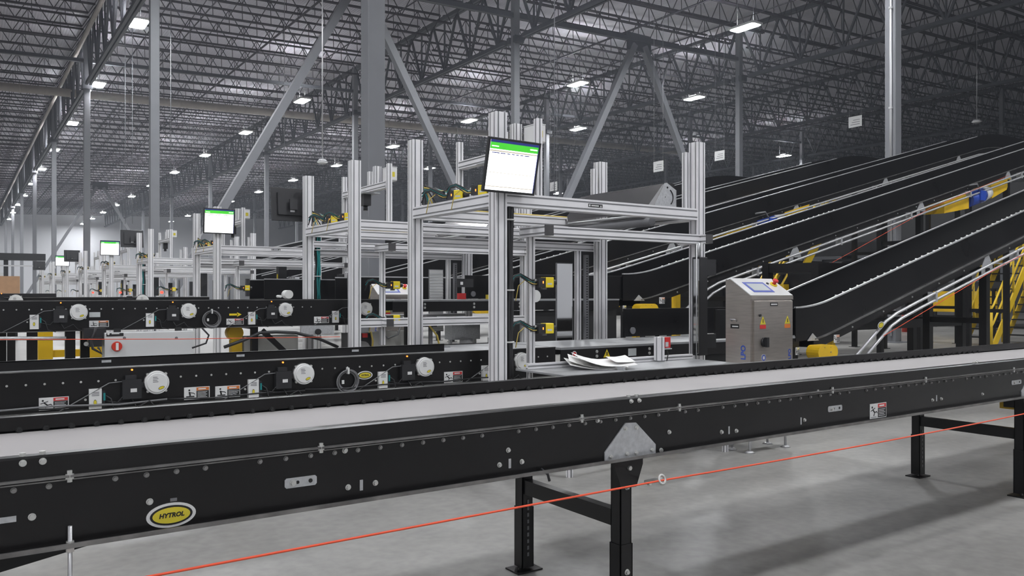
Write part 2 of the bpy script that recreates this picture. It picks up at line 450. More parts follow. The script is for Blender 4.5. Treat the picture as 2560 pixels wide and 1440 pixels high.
for x, y, h in lampspots:
    if (x, y) in cnt: lamplab.append('%s bright high-bay lamp of the row %s' % (ORD[cnt[(x, y)]], ROWS[x][0]))
    else: lamplab.append('unseen high-bay lamp hanging under the roof outside the picture')
lam = make_lamp()
for n_, (x, y, h) in enumerate(lampspots):
    o = lam if n_ == 0 else copy_tree(lam)
    o.location = (x*BS, y*BS, HC+h*BS)
    o['label'] = lamplab[n_]
# round pendant fixtures on long stems
def pendant(px, py, Y, r, label):
    p = PY(px, py, Y); zt = zdeck(p.x)-1.5
    t = thing('pendant_detector', label, 'fixture', p)
    MB('bright').cyl((p.x,p.y,p.z+0.02),(p.x,p.y,p.z+0.14),r*0.95,r*0.6,18).build('canopy', t)
    MB('white').cyl((p.x,p.y,p.z-0.05),(p.x,p.y,p.z+0.02),r*0.5,r,18).build('diffuser', t)
    MB('bright').tube([(p.x,p.y,p.z+0.1),(p.x,p.y,zt)],0.024,6).build('stem', t)
pendant(806, 407, 30.0, 0.21, 'small round fixture on a long pale stem hanging beside the broad column')
pendant(2442, 305, 23.0, 0.27, 'small round fixture on a thin stem hanging over the inclined conveyors')
# thin drop wires
for px, Y, yt, yb, lab in ((313, 44, 330, 560, 'thin drop cable hanging beside the long pale column over the far gantries'), (331, 44, 320, 560, 'second thin drop cable hanging near the far gantries'),
                      (427, 41, 365, 520, 'thin rod hanging between two lamps over the far gantries'), (1386, 23, 0, 500, 'long thin cable dropping from the roof behind the front gantry monitor'),
                      (711, 39, 350, 440, 'thin rod hanging over the back-facing monitor')):
    a = PY(px, yb, Y)
    tag(MB('column').tube([a, (a.x, a.y, zdeck(a.x)-1.5)], 0.015, 6).build('drop_cable'), lab, 'cable')
# hanging white signs
for px, py, Y, w, lab in ((1646, 416, 32, 0.38, 'lowest small white sign hanging on two wires beside the front gantry corner post'), (1799, 389, 33, 0.38, 'small white sign hanging on wires between the corner post and a grey column'),
                     (2138, 304, 28, 0.43, 'topmost white sign hanging on two wires above the inclined conveyors'), (1384, 466, 39, 0.36, 'tiny white sign hanging behind the front gantry monitor')):
    p = PY(px, py, Y); t = thing('hanging_sign', lab, 'sign', p)
    m = MB('white').box((p.x-0.008,p.y-w,p.z-w*0.75),(p.x+0.008,p.y+w,p.z+w*0.75)); m.use('grey')
    for k in range(3): m.box((p.x-0.010,p.y-w*0.7,p.z-w*0.42+k*w*0.3),(p.x-0.008,p.y+w*(0.7-0.2*k),p.z-w*0.34+k*w*0.3))
    m.build('sign_board', t)
    MB('bright').tube([(p.x,p.y-w*0.9,p.z+w*0.75),(p.x,p.y-w*0.9,zdeck(p.x)-1.5)],0.008,5).tube([(p.x,p.y+w*0.9,p.z+w*0.75),(p.x,p.y+w*0.9,zdeck(p.x)-1.5)],0.008,5).build('hanging_wire', t)
# ================================================================== conveyors
EX = (0, -0.0025, 0)
def sticker(parent, p, w, h, head='orange', pict='fall', name='warning_sticker', y=None):
    """label stuck on a face looking to -y; p = lower left corner"""
    x, yy, z = p; m = MB('white')
    m.rect((x, yy, z), (w,0,0), (0,0,h), EX)
    m.use('blackmatte').rect((x+w*0.48, yy-0.0025, z+h*0.06), (w*0.49,0,0), (0,0,h*0.62), (0,-0.001,0))
    m.use(head).rect((x+w*0.48, yy-0.0025, z+h*0.70), (w*0.49,0,0), (0,0,h*0.25), (0,-0.001,0))
    m.use('white')
    for k in range(5):
        m.rect((x+w*0.52, yy-0.0035, z+h*(0.14+0.105*k)), (w*(0.38-0.05*(k % 2)),0,0), (0,0,h*0.035), (0,-0.0006,0))
    m.rect((x+w*0.55, yy-0.0035, z+h*0.775), (w*0.3,0,0), (0,0,h*0.10), (0,-0.0006,0))
    m.use('blackmatte')
    def ln(a, b, t): m.bar((x+w*a[0], yy-0.003, z+h*a[1]), (x+w*b[0], yy-0.003, z+h*b[1]), 0.0012, h*t, (0,0,1))
    if pict == 'fall':
        for a, b, t in (((.16,.62),(.28,.40),.10),((.28,.40),(.40,.46),.06),((.28,.40),(.22,.18),.06),((.16,.60),(.05,.52),.05),((.17,.60),(.30,.70),.05),((.40,.46),(.44,.34),.05)): ln(a, b, t)
        m.cyl((x+w*.13,yy-0.0024,z+h*.76),(x+w*.13,yy-0.0036,z+h*.76),h*0.075,n=12)
        ln((.05,.10),(.36,.10),.02)
    else:
        for a, b, t in (((.20,.62),(.24,.30),.12),((.22,.56),(.38,.50),.06),((.38,.50),(.42,.40),.05),((.08,.24),(.40,.24),.09)): ln(a, b, t)
        m.cyl((x+w*.20,yy-0.0024,z+h*.76),(x+w*.20,yy-0.0036,z+h*.76),h*0.075,n=12)
    return m.build(name, parent)
def emblem(parent, c, a, b, text=None, tilt=0.0, name='nameplate', d=0.004):
    c = Vector(c); ca, sa = math.cos(tilt), math.sin(tilt)
    ux = V(ca, 0, sa); uz = V(-sa, 0, ca)
    m = MB('white').ell(c, ux*a, uz*b, (0,-d,0))
    m.use('blackmatte').ell(c+V(0,-d,0), ux*a*0.86, uz*b*0.80, (0,-0.0008,0))
    m.use('logoyellow').ell(c+V(0,-d-0.0008,0), ux*a*0.76, uz*b*0.64, (0,-0.0008,0))
    if text:
        m.use('blackmatte').text(text, b*0.50, c+V(0,-d-0.0016,0), ux*1.0, uz, (0,-0.0008,0), shear=0.2, bold=b*0.022)
    return m.build(name, parent)
def hexbolt(parent, p, r=0.008, d=0.008, m='bolt', name='bolt'):
    p = Vector(p)
    return MB(m).cyl(p, p+V(0,-d*0.25,0), r*1.25, n=12).cyl(p+V(0,-d*0.25,0), p+V(0,-d,0), r, r*0.9, n=6, smooth=False).build(name, parent)
def bolts_row(parent, pts, r=0.007, d=0.007, m='bolt', name='bolt'):
    proto = None
    for p in pts:
        if proto is None:
            proto = hexbolt(parent, p, r, d, m, name); base = Vector(p)
        else:
            o = proto.copy(); COL.objects.link(o); o.location = Vector(p)-base
# ------------------------------------------------------------------ conveyor in front
YA, YB = 2.70, 3.62
ZR = 1.011; ZBOT = 0.738; ZST = 0.944
XA0, XA1 = -3.2, 11.5
c1 = thing('belt_conveyor', 'long black belt conveyor in front with a pale grey belt and gusset plates', 'conveyor', (2.5, 3.15, 0))
MB('belt').box((XA0, YA+0.035, 0.925), (XA1, YB-0.035, 0.952)).build('belt', c1)
# near channel: web, bottom flange with lip, and the bolted upper guard angle
m = MB('black')
m.prism([(XA0,YA+.002,ZBOT+.006),(XA0,YA+.010,ZBOT+.006),(XA0,YA+.010,ZST),(XA0,YA+.002,ZST)], (XA1-XA0,0,0))
m.build('side_channel', c1)
m = MB('edge')
m.prism([(XA0,YA-.038,ZBOT),(XA0,YA+.03,ZBOT),(XA0,YA+.03,ZBOT+.005),(XA0,YA-.033,ZBOT+.005),(XA0,YA-.033,ZBOT+.014),(XA0,YA-.038,ZBOT+.014)], (XA1-XA0,0,0))
m.build('bottom_flange', c1)
m = MB('black')
m.prism([(XA0,YA-.004,ZST),(XA0,YA+.004,ZST),(XA0,YA+.004,ZR-.006),(XA0,YA+.040,ZR-.006),(XA0,YA+.040,ZR),(XA0,YA+.002,ZR),(XA0,YA-.004,ZR-.006)], (XA1-XA0,0,0))
m.build('guard_rail', c1)
m = MB('edge').box((XA0,YA-.017,ZST-.004),(XA1,YA+.004,ZST+.003)).box((XA0,YA-.012,ZST-.012),(XA1,YA+.002,ZST-.008))
m.build('guard_flange', c1)
# far channel
m = MB('black')
m.prism([(XA0,YB-.006,ZBOT),(XA0,YB+.002,ZBOT),(XA0,YB+.002,ZR),(XA0,YB-.04,ZR),(XA0,YB-.04,ZR-.006),(XA0,YB-.010,ZR-.006),(XA0,YB-.010,ZR-.03),(XA0,YB-.006,ZR-.034)], (XA1-XA0,0,0))
m.build('side_channel', c1)
m = MB('black')
m.prism([(XA0,YB-.042,ZR-.05),(XA0,YB-.034,ZR-.05),(XA0,YB-.034,ZR),(XA0,YB-.042,ZR)], (XA1-XA0,0,0))
m.build('guard_rail', c1)
MB('blackmatte').box((XA0,YA+.06,ZBOT+.03),(XA1,YB-.06,ZBOT+.034)).build('return_pan', c1)
# roller axle ends along the far rail
pts = [(0.1+0.0876*k, YB-.043, 0.962) for k in range(-3, 86)]
bolts_row(c1, pts[:88], 0.010, 0.012, 'blackmatte', 'roller_axle')
# bolts on the near face
yf = YA+.002
bp = []
for k in range(0, 84):
    x = 0.128+0.0876*k
    if k in (2, 7, 19, 30, 33, 47, 60): continue
    bp.append((x, yf, 0.918))
bolts_row(c1, bp, 0.0068, 0.008, 'boltdark')
big = []
for px, py in ((870,1218),(938,1207),(1248,1162),(1304,1154),(1803,1080),(1840,1077),(2330,1000),(2352,997),(80,1292),(374,1254),(2455,985),(1270,1125),(862,1126),(1493,1051),(1668,1023),(2042,977),(1672,1080),(1652,1125),(2010,1050)):
    big.append(PY(px, py, yf))
bolts_row(c1, big, 0.0085, 0.010, 'bolt', 'bolt_head')
top = []
for px, py in ((57,1158),(107,1153),(1577,1003),(1597,1001),(2440,905)): top.append(PY(px, py, YA-.004))
bolts_row(c1, top, 0.008, 0.011, 'bolt', 'guard_bolt')
for p in [q for q in top]:
    MB('bolt').cyl((p[0],YA+.012,ZR-.001),(p[0],YA+.012,ZR+.010),0.009,n=6,smooth=False).build('guard_nut', c1)
st_ = [PY(px, py, YA-.019) for px, py in ((175,1192),(805,1122),(1458,1048),(1702,1015),(2085,968),(2318,940),(2538,912))]
for p in st_:
    MB('bolt').cyl((p.x,YA-.010,ZST-.018),(p.x,YA-.010,ZST+.016),0.0075,n=6,smooth=False).box((p.x-.011,YA-.0125,ZST-.009),(p.x+.011,YA-.004,ZST+.006)).build('guard_clip', c1)
def plate(px0, py0, px1, py1, n=2, name='splice_plate', w=0.034, mt='galv'):
    a = PY(px0, py0, yf); b = PY(px1, py1, yf); z = (a.z+b.z)/2
    m = MB(mt).prism([(a.x+.006,yf,z-w/2),(b.x-.006,yf,z-w/2),(b.x,yf,z-w/2+.006),(b.x,yf,z+w/2-.006),(b.x-.006,yf,z+w/2),(a.x+.006,yf,z+w/2),(a.x,yf,z+w/2-.006),(a.x,yf,z-w/2+.006)], (0,-.004,0))
    o = m.build(name, c1)
    L = b.x-a.x
    hexbolt(o, (a.x+L*.25, yf-.004, z), .0095, .009)
    MB('blackmatte').cyl((a.x+L*.40,yf-.0035,z),(a.x+L*.40,yf-.0046,z),.006,n=12).cyl((a.x+L*.80,yf-.0035,z),(a.x+L*.80,yf-.0046,z),.0075,n=12).build('bolt_hole', o)
plate(711, 1208, 791, 1200)
plate(2069, 1023, 2104, 1019, w=.032)
plate(2528, 957, 2552, 954, w=.03)
for px, py, w in ((903,1212,.012),(1274,1158,.012),(2002,1052,.01),(1822,1075,.01),(2341,995,.012)):
    p = PY(px, py, yf); MB('galv').box((p.x-w/2,yf-.002,p.z-.02),(p.x+w/2,yf,p.z+.018)).build('slot_tab', c1)
p = PY(18, 1299, yf); MB('galv').box((p.x-.022,yf-.002,p.z-.009),(p.x+.022,yf,p.z+.008)).build('slot_tab', c1)
p = PY(434, 1249, yf); MB('grey').box((p.x-.01,yf-.001,p.z-.005),(p.x+.01,yf,p.z+.005)).build('slot_tab', c1)
# emblem with the maker's word
p = PY(428, 1287, yf)
emblem(c1, p, 0.0735, 0.0385, 'HYTROL', 0.0)
# gusset plate with bolts
g = [PY(px, py, yf) for px, py in ((1562,1057),(1588,1056),(1637,1110),(1637,1134),(1510,1152),(1510,1131))]
go = MB('galv').prism([(q.x, yf, q.z) for q in g], (0,-.006,0)).build('gusset_plate', c1); go['label'] = 'galvanised gusset plate over the support leg'
for px, py in ((1563,1071),(1590,1069),(1527,1142),(1567,1135),(1590,1132),(1629,1124)):
    q = PY(px, py, yf-.006); hexbolt(go, q, .0085, .010)
g6 = MB('galv').prism([(q.x+3.90, yf, q.z) for q in g], (0,-.006,0)).build('gusset_plate', c1); g6['label'] = 'galvanised gusset plate at the edge of the view'
for dx, dz in ((-.015,.12),(.015,.12),(-.06,.02),(.0,.022),(.06,.03)): hexbolt(g6, (6.40+dx, yf-.006, .755+dz), .0085, .010)
dm = MB('yellow').box((6.58,YA+.03,.60),(6.85,YA+.3,.72)); dm.use('black').box((6.53,YA+.04,.62),(6.58,YA+.25,.73)); dm.build('drive_motor', c1)
# warning label on the face
p = PY(2174, 1048, yf); q = PY(2215, 1005, yf)
sticker(c1, p, q.x-p.x, q.z-p.z, 'signalred', 'fall')
# threaded rod hanging through the bottom flange
p = PY(175, 1360, YA-.022)
m = MB('bright').cyl((p.x,YA-.022,0.40),(p.x,YA-.022,0.80),0.0062,n=10)
m.use('bolt').cyl((p.x,YA-.022,ZBOT+.005),(p.x,YA-.022,ZBOT+.018),.012,n=6,smooth=False).cyl((p.x,YA-.022,ZBOT-.013),(p.x,YA-.022,ZBOT),.012,n=6,smooth=False)
m.build('threaded_rod', c1)
p = PY(1352, 1172, YA-.01); MB('plastic').tube([p, p+V(.02,-.02,-.02), p+V(.03,-.02,-.05)], .006, 6).build('grease_line', c1)
# supports
def support(xs, near=True, brace=None):
    s = MB('black').box((xs-.04, YA+.02, .715), (xs+.04, YB-.02, .737)).build('support_stand', c1)
    for y, nm in ((YB-.08, 'leg'), (YA+.07, 'leg')):
        m = MB('black')
        # channel section leg, open to the far side, telescoping
        for w, z0, z1 in ((.074, 0.02, .34), (.066, .30, .74)):
            m.box((xs-w/2, y-w/2, z0), (xs+w/2, y-w/2+.005, z1)).box((xs-w/2, y-w/2, z0), (xs-w/2+.005, y+w/2, z1)).box((xs+w/2-.005, y-w/2, z0), (xs+w/2, y+w/2, z1)).box((xs-w/2, y+w/2-.005, z0), (xs+w/2, y+w/2, z1))
        m.build('leg', s)
        MB('black').box((xs-.08, y-.06, 0), (xs+.08, y+.06, .008)).cyl((xs-.06,y-.03,.008),(xs-.06,y-.03,.03),.009,n=8).cyl((xs+.06,y+.03,.008),(xs+.06,y+.03,.03),.009,n=8).build('foot_plate', s)
    m = MB('greycable')
    for k in range(9): m.box((xs-.006, YB-.1185, .08+.035*k), (xs+.006, YB-.117, .10+.035*k))
    m.build('adjustment_slot', s)
    hexbolt(s, (xs, YA+.032, .215), .011, .012); hexbolt(s, (xs, YA+.032, .60), .010, .012); hexbolt(s, (xs, YA+.02, .69), .012, .014)
    MB('black').bar((xs, YA+.05, .45), (xs, YB-.06, .45), .05, .075).build('crossbar', s)
    m = MB('black').prism([(xs-.085,YA+.016,.737),(xs+.085,YA+.016,.737),(xs+.085,YA+.016,.70),(xs+.045,YA+.016,.60),(xs-.045,YA+.016,.60),(xs-.085,YA+.016,.70)], (0,.012,0))
    m.build('saddle_bracket', s)
    return s
for xs in (2.50, 6.40, 10.3): support(xs)
MB('blackmatte').bar((-1.35, YA+.25, .42), (.55, YA+.25, .735), .05, .07).build('knee_brace', c1)
# eye bolt that carries the red cord
cy = YA-.16
ebp = PY(1650, 1195, YA-.16)
m = MB("bolt").tube([(2.60, YA+.016, .615), (ebp.x, cy, ebp.z)], .007, 8)
m.tube([(ebp.x+.018*math.cos(t*math.pi/8), cy-.012+.006*math.sin(t*math.pi/8), ebp.z-.004+.018*math.sin(t*math.pi/8)) for t in range(16)], .006, 6, closed=True)
m.cyl((2.60,YA-.002,.615),(2.602,YA-.016,.615),.013,n=6,smooth=False)
tag(m.build('eye_bolt'), 'steel eye bolt holding the red pull cord beside the support leg', 'bolt')
a = PY(300, 1455, cy-.012); b_ = V(ebp.x, cy-.012, ebp.z-.008)
pts = []
for t in [i/10 for i in range(11)]:
    p = a.lerp(b_, t); pts.append((p.x, p.y, p.z))
e = PY(2600, 1026, cy-.012)
for t in [i/12 for i in range(1, 13)]:
    p = b_.lerp(e, t); pts.append((p.x, p.y, p.z-.012*4*t*(1-t)))
dd = (a-b_).normalized(); pts.insert(0, tuple(a+dd*2.5))
tag(MB('cord').tube(pts, .0042, 8).build('pull_cord'), 'orange-red pull cord strung along the conveyor in front', 'cord')

# ------------------------------------------------------------------ motorised roller conveyors behind
def motor_unit(par, x, y, z, led=True, cable=1.0):
    """round white motor cap, black driver bracket, white card box and cables on a face looking to -y"""
    o = MB('white').cyl((x,y-.012,z),(x,y-.05,z),.082,.078,28).cyl((x,y-.05,z),(x,y-.056,z),.070,.064,28)
    for k in range(4):
        t = math.pi/4+k*math.pi/2; o.use('bolt').cyl((x+.084*math.cos(t),y-.005,z+.084*math.sin(t)),(x+.084*math.cos(t),y-.035,z+.084*math.sin(t)),.009,n=6)
    o.use('plastic').cyl((x,y,z),(x,y-.014,z),.088,n=24)
    o.use('grey')
    for k in range(4): o.rect((x-.03,y-.0562,z+.005+.011*k),(.035-.006*(k%2),0,0),(0,0,.004),(0,-.0006,0))
    o = o.build('motor_cap', par)
    emblem(o, (x+.025,y-.0562,z-.035), .024, .013, None, .35, 'maker_badge', .001)
    m = MB('plastic').box((x-.22,y-.045,z-.10),(x-.10,y,z+.03)).box((x-.20,y-.03,z+.03),(x-.13,y,z+.06)).box((x-.12,y-.03,z-.03),(x-.085,y,z+.01))
    m.use('white').rect((x-.17,y-.0455,z-.055),(.04,0,0),(0,0,.025),(0,-.001,0)); d = m.build('driver_module', par)
    m = MB('white').box((x-.42,y-.03,z-.16),(x-.345,y,z-.02)); m.use('plastic').box((x-.345,y-.028,z-.15),(x-.325,y,z-.035)); m.use('tealcable').box((x-.335,y-.032,z-.10),(x-.323,y-.028,z-.05))
    m.use('bolt').cyl((x-.44,y,z-.09),(x-.44,y-.012,z-.09),.008,n=8).use('grey')
    for k in range(3): m.rect((x-.405,y-.0305,z-.045-.01*k),(.045,0,0),(0,0,.004),(0,-.0006,0))
    cbx = m.build('control_card', par); emblem(cbx, (x-.385,y-.0305,z-.11), .011, .024, None, 0, 'maker_badge', .001)
    if led:
        m = MB('led').cyl((x-.155,y-.002,z+.095),(x-.155,y-.012,z+.095),.0065,n=10); m.build('indicator_light', par)
    m = MB('cable')
    m.tube([(x-.33,y-.02,z-.06),(x-.29,y-.035,z-.09),(x-.27,y-.035,z-.17),(x-.2,y-.03,z-.19)],.0045,6)
    m.tube([(x-.16,y-.03,z-.1),(x-.13,y-.05,z-.16),(x-.05,y-.05,z-.12),(x-.01,y-.04,z-.17),(x+.08,y-.03,z-.19)],.0045,6)
    m.tube([(x-.33,y-.02,z-.1),(x-.25,y-.04,z-.12),(x-.2,y-.04,z-.06)],.0038,6)
    m.use('greycable').tube([(x-.65,y-.02,z-.185),(x-.5,y-.025,z-.10),(x-.3,y-.03,z+.015),(x-.22,y-.03,z+.02)],.0038,6)
    m.build('cable', par)
def coil(par, x, y, z, r=.075):
    m = MB('greycable')
    for k in range(6):
        rr = r*(1+.05*(k-2)); cx = x+.006*math.sin(k*2.1); cz = z+.006*math.cos(k*1.7)
        m.tube([(cx+rr*math.cos(t*math.pi/12), y-.014-.005*k, cz+rr*math.sin(t*math.pi/12)) for t in range(24)], .005, 6, closed=True)
    m.use('white').box((x-.006,y-.05,z+r-.02),(x+.006,y-.005,z+r+.03)).box((x-.05,y-.03,z-.02),(x-.03,y-.02,z+.01))
    m.build('cable_coil', par)
def roller_conveyor(label, ya, x0, x1, zt, h, legs, motors, bolts=True, xg1=None, zg=.0):
    yb = ya+.93
    c = thing('roller_conveyor', label, 'conveyor', ((x0+x1)/2, ya+.46, 0))
    zb = zt-h
    m = MB('black').prism([(x0,ya,zb),(x0,ya+.006,zb),(x0,ya+.006,zt),(x0,ya,zt)], (x1-x0,0,0)); m.build('side_channel', c)
    m = MB('edge').box((x0,ya-.004,zt-.004),(x1,ya+.035,zt+.002)).box((x0,ya-.03,zb-.004),(x1,ya+.006,zb+.002)); m.build('top_flange', c)
    MB('bed').box((x0,ya+.035,zt-.03),(x1,yb-.035,zt-.006)).build('bed', c)
    xe = xg1 if xg1 is not None else x1
    m = MB('black').box((x0,yb-.006,zb),(x1,yb,zt)); m.build('far_channel', c)
    if zg: MB('black').box((x0,ya+.20,zt-.02),(xe,ya+.206,zt+zg)).box((x0,ya+.20,zt+zg-.006),(xe,ya+.24,zt+zg)).build('guard_rail', c)
    if bolts:
        n = min(90, int((x1-x0)/.10)); bolts_row(c, [(x0+.05+.105*k, ya, zt-.085) for k in range(n) if x0+.05+.105*k < x1], .006, .006, 'bolt')
    for x in legs:
        s = MB('black').box((x-.035,ya+.03,zb-.03),(x+.035,yb-.03,zb)).build('support_stand', c)
        for y in (ya+.06, yb-.06):
            MB('black').box((x-.035,y-.035,0),(x+.035,y+.035,zb)).build('leg', s)
            MB('black').box((x-.08,y-.06,0),(x+.08,y+.06,.01)).build('foot_plate', s)
        MB('black').bar((x,ya+.06,zb-.35),(x,yb-.06,zb-.35),.05,.07).build('crossbar', s)
    for x, z, led in motors: motor_unit(c, x, ya, z, led)
    return c
Y2 = 6.07
c2 = roller_conveyor('black roller conveyor directly behind the belt conveyor, with round white motor caps', Y2, -4.0, 4.65, .972, .27, (-1.5, 1.6, 4.4),
                     [(PY(px, py, Y2).x, .858, True) for px, py in ((390,950),(756,928),(1058,910),(1300,898),(72,970))][:4], xg1=3.56, zg=.058)
for px0, py0, px1, py1, hd, pc in ((97,1027,172,998,'signalred','fall'),(460,1000,524,972,'orange','bin'),(538,996,600,969,'orange','bin'),(1110,958,1156,933,'signalred','fall')):
    a = PY(px0, py0, Y2); q = PY(px1, py1, Y2); sticker(c2, (a.x, Y2, a.z), q.x-a.x, q.z-a.z+.02, hd, pc)
p = PY(912, 938, Y2); emblem(c2, p, .066, .034, 'HYTROL', 0)
p = PY(866, 952, Y2); coil(c2, p.x, Y2, p.z, .078)
m = MB('cable')
for x in (.6, 1.6, 2.6, 3.5):
    m.tube([(x-.4,Y2-.03,.74),(x-.1,Y2-.035,.725),(x+.25,Y2-.03,.735),(x+.6,Y2-.03,.73)],.006,6)
m.use('greycable').tube([(.1,Y2-.04,.735),(.5,Y2-.045,.745),(.9,Y2-.04,.725),(1.2,Y2-.045,.74)],.007,6)
m.build('cable', c2)
for px, py in ((265,905-0),(600,890),(323,877)):
    pass
m = MB('galv')
for px in (266, 601, 888, 1118):
    p = PY(px, 0, Y2+.2); m.box((p.x-.03,Y2+.196,.995),(p.x+.03,Y2+.2,1.012))
m.build('slot_tab', c2)

Y3 = 9.12
c3 = roller_conveyor('raised black roller conveyor beyond the white switch box, with round white motor caps', Y3, -6.0, 4.35, 1.405, .30, (-.35, 2.75),
                     [(PY(px, 776, Y3).x, 1.29, True) for px in (196,470,712,912)], zg=.0)
for px0, py0, px1, py1, hd, pc in ((223,818,272,801,'orange','bin'),(566,812,609,796,'signalred','fall'),(785,808,822,791,'signalred','bin')):
    a = PY(px0, py0, Y3); q = PY(px1, py1, Y3); sticker(c3, (a.x, Y3, a.z), q.x-a.x, q.z-a.z, hd, pc)
p = PY(528, 798, Y3); coil(c3, p.x, Y3, p.z, .082)
a = PY(573, 789, Y3); q = PY(604, 783, Y3)
m = MB('scanyellow').rect((a.x,Y3,a.z),(q.x-a.x-.04,0,0),(0,0,.022),EX); m.prism([(q.x-.05,Y3,a.z-.014),(q.x,Y3,a.z+.011),(q.x-.05,Y3,a.z+.036)],EX); m.build('direction_arrow', c3)
a = PY(223, 793, Y3); MB('lcd').rect((a.x,Y3,a.z),(.10,0,0),(0,0,.05),EX).build('rating_plate', c3)
# white switch box hanging under the raised conveyor
a = PY(262, 828, 8.9); q = PY(485, 828, 8.9)
sb = thing('switch_box', 'white metal switch box with a round red rotary switch under the raised conveyor', 'box', ((a.x+q.x)/2, 8.98, .70))
MB('boxwhite').cbox((a.x,8.9,.70),(q.x,9.10,1.085),.006).build('cabinet_body', sb)
p = PY(292, 866, 8.9)
k_ = MB('red').cyl((p.x,8.9,p.z),(p.x,8.875,p.z),.050,.046,24).build('rotary_switch', sb)
MB('white').box((p.x-.012,8.868,p.z-.036),(p.x+.012,8.876,p.z+.036)).build('switch_grip', k_)
m = MB('blackmatte').rect((PY(266,835,8.9).x,8.9,PY(266,835,8.9).z-.025),(.155,0,0),(0,0,.032),EX)
m.use('white').cyl((PY(271,832,8.9).x,8.898,PY(271,832,8.9).z-.012),(PY(271,832,8.9).x,8.8965,PY(271,832,8.9).z-.012),.011,n=12).rect((PY(279,832,8.9).x,8.8975,PY(279,832,8.9).z-.014),(.07,0,0),(0,0,.008),(0,-.001,0))
m.build('maker_strip', sb)
for px in (311, 441):
    p = PY(px, 845, 8.9); hexbolt(sb, p, .012, .01, 'grey', 'door_lock')
for hx in (a.x+.1, q.x-.16): MB('blackmatte').box((hx,9.0,1.085),(hx+.06,9.05,1.12)).build('hanger_bracket', sb)
# red cord along the raised conveyor
p0 = PY(-40, 849, 8.78); p1 = PY(850, 842, 8.78)
tag(MB('cord').tube([p0, p0.lerp(p1,.5)-V(0,0,.01), p1], .004, 6).build('pull_cord'), 'thin red pull cord running in front of the white switch box', 'cord')
# fourth line, far behind at the same height
Y4 = 12.17
c4 = roller_conveyor('black conveyor edge seen just over the top of the raised conveyor', Y4, -7, 3.0, 1.425, .26, (-3, 1.5), [(.6,1.38,True),(2.1,1.38,True)], bolts=False)
Y8 = 30.0
c8 = roller_conveyor('distant conveyor carrying the cardboard carton', Y8, -6, 2.6, 1.47, .2, (-2, 1.5), [], bolts=False)
p = PY(16, 713, 30.4)
m = MB('cardboard').box((p.x-.75,30.05,1.472),(p.x+.35,30.75,2.02)); m.use('cream').box((p.x-.75,30.38,2.0205),(p.x+.35,30.43,2.0215))
tag(m.build('carton'), 'brown cardboard carton on the distant conveyor', 'box')
# ================================================================== scanning gantries of aluminium extrusion
GX, GY = 3.82, 5.80; GW, GD = 2.46, 1.52; GP = .115
OFFS = [0, 3.05, 9.15, 15.25, 21.35, 27.45, 33.55, 39.65, 45.75]
def capped(m_parent, name, p0, p1, size=.09, slots=2, caps=(False, True), up=(0,0,1)):
    o = MB('alu').prof(p0, p1, size, slots, up).build(name, m_parent)
    d = (Vector(p1)-Vector(p0)).normalized()
    for c, p, s in ((caps[0], Vector(p0), -1), (caps[1], Vector(p1), 1)):
        if c: MB('cap').bar(p, p+d*s*.012, size, size, up).build('end_cap', o)
    return o
xa, xb, ya, yb = GX, GX+GW, GY, GY+GD
g = thing('scanning_gantry', 'aluminium extrusion gantry straddling the roller conveyor behind the belt conveyor', 'gantry', (GX, GY, 0), 'scanning gantries in a row')
for x, y in ((xa,ya),(xa,yb),(xb,ya),(xb,yb)):
    o = MB('alu').prof((x,y,.012),(x,y,3.03),GP,2).build('post', g)
    MB('alu').box((x-.09,y-.09,0),(x+.09,y+.09,.012)).build('foot_plate', o)
h = GP/2; zu = 2.285
MB('alu').prof((xa+h,ya,zu),(xb-h,ya,zu),GP,2).build('beam', g)
MB('alu').prof((xa+h,yb,zu),(xb-h,yb,zu),GP,2).build('beam', g)
MB('alu').prof((xa,ya+h,zu),(xa,yb-h,zu),GP,2).build('beam', g)
MB('alu').prof((xb,ya+h,zu),(xb,yb-h,zu),GP,2).build('beam', g)
MB('alu').prof((xa+h,yb-.02,2.13),(xb-h,yb-.02,2.13),.085,2).build('beam', g)
zl = 2.022
MB('alu').prof((4.225,5.665,zl),(6.135,5.665,zl),.09,2).build('front_rail', g)
capped(g, 'stub_beam', (4.18,5.93,zl), (4.18,5.55,zl))
capped(g, 'stub_beam', (6.18,5.93,zl), (6.18,5.55,zl))
MB('alu').prof((xa-.02,yb+.10,zl),(xb+.02,yb+.10,zl),.09,2).build('back_rail', g)
MB('alu').prof((4.19,5.83,.86),(4.19,5.83,zl-.045),.056,1).build('scanner_post', g)
MB('alu').prof((6.0,yb+.08,.86),(6.0,yb+.08,zl-.045),.056,1).build('scanner_post', g)
for x, y, z1 in ((4.30,ya+.07,3.05),(4.30,yb-.07,3.05),(6.19,ya+.07,2.93),(6.12,yb-.07,2.93)):
    MB('alu').prof((x,y,zu+h),(x,y,z1),.056,1).build('mast', g)
MB('alu').prof((4.30,ya+.10,2.80),(4.30,yb-.10,2.80),.082,2).build('cross_beam', g)
MB('alu').prof((4.30,6.22,2.84),(4.30,6.22,3.06),.082,2).build('mast', g)
MB('alu').prof((4.30,6.42,2.84),(4.30,6.42,3.02),.056,1).build('mast', g)
m = MB('blackmatte').rect((4.78,ya-h,2.275),(.17,0,0),(0,0,.03),EX)
m.use('white').cyl((4.795,ya-h-.0024,2.29),(4.795,ya-h-.0036,2.29),.010,n=12).rect((4.815,ya-h-.0025,2.283),(.09,0,0),(0,0,.012),(0,-.001,0)); m.prism([(4.918,ya-h-.0025,2.279),(4.942,ya-h-.0025,2.279),(4.93,ya-h-.0025,2.30)],(0,-.001,0))
m.build('maker_strip', g)
gantries = [g]
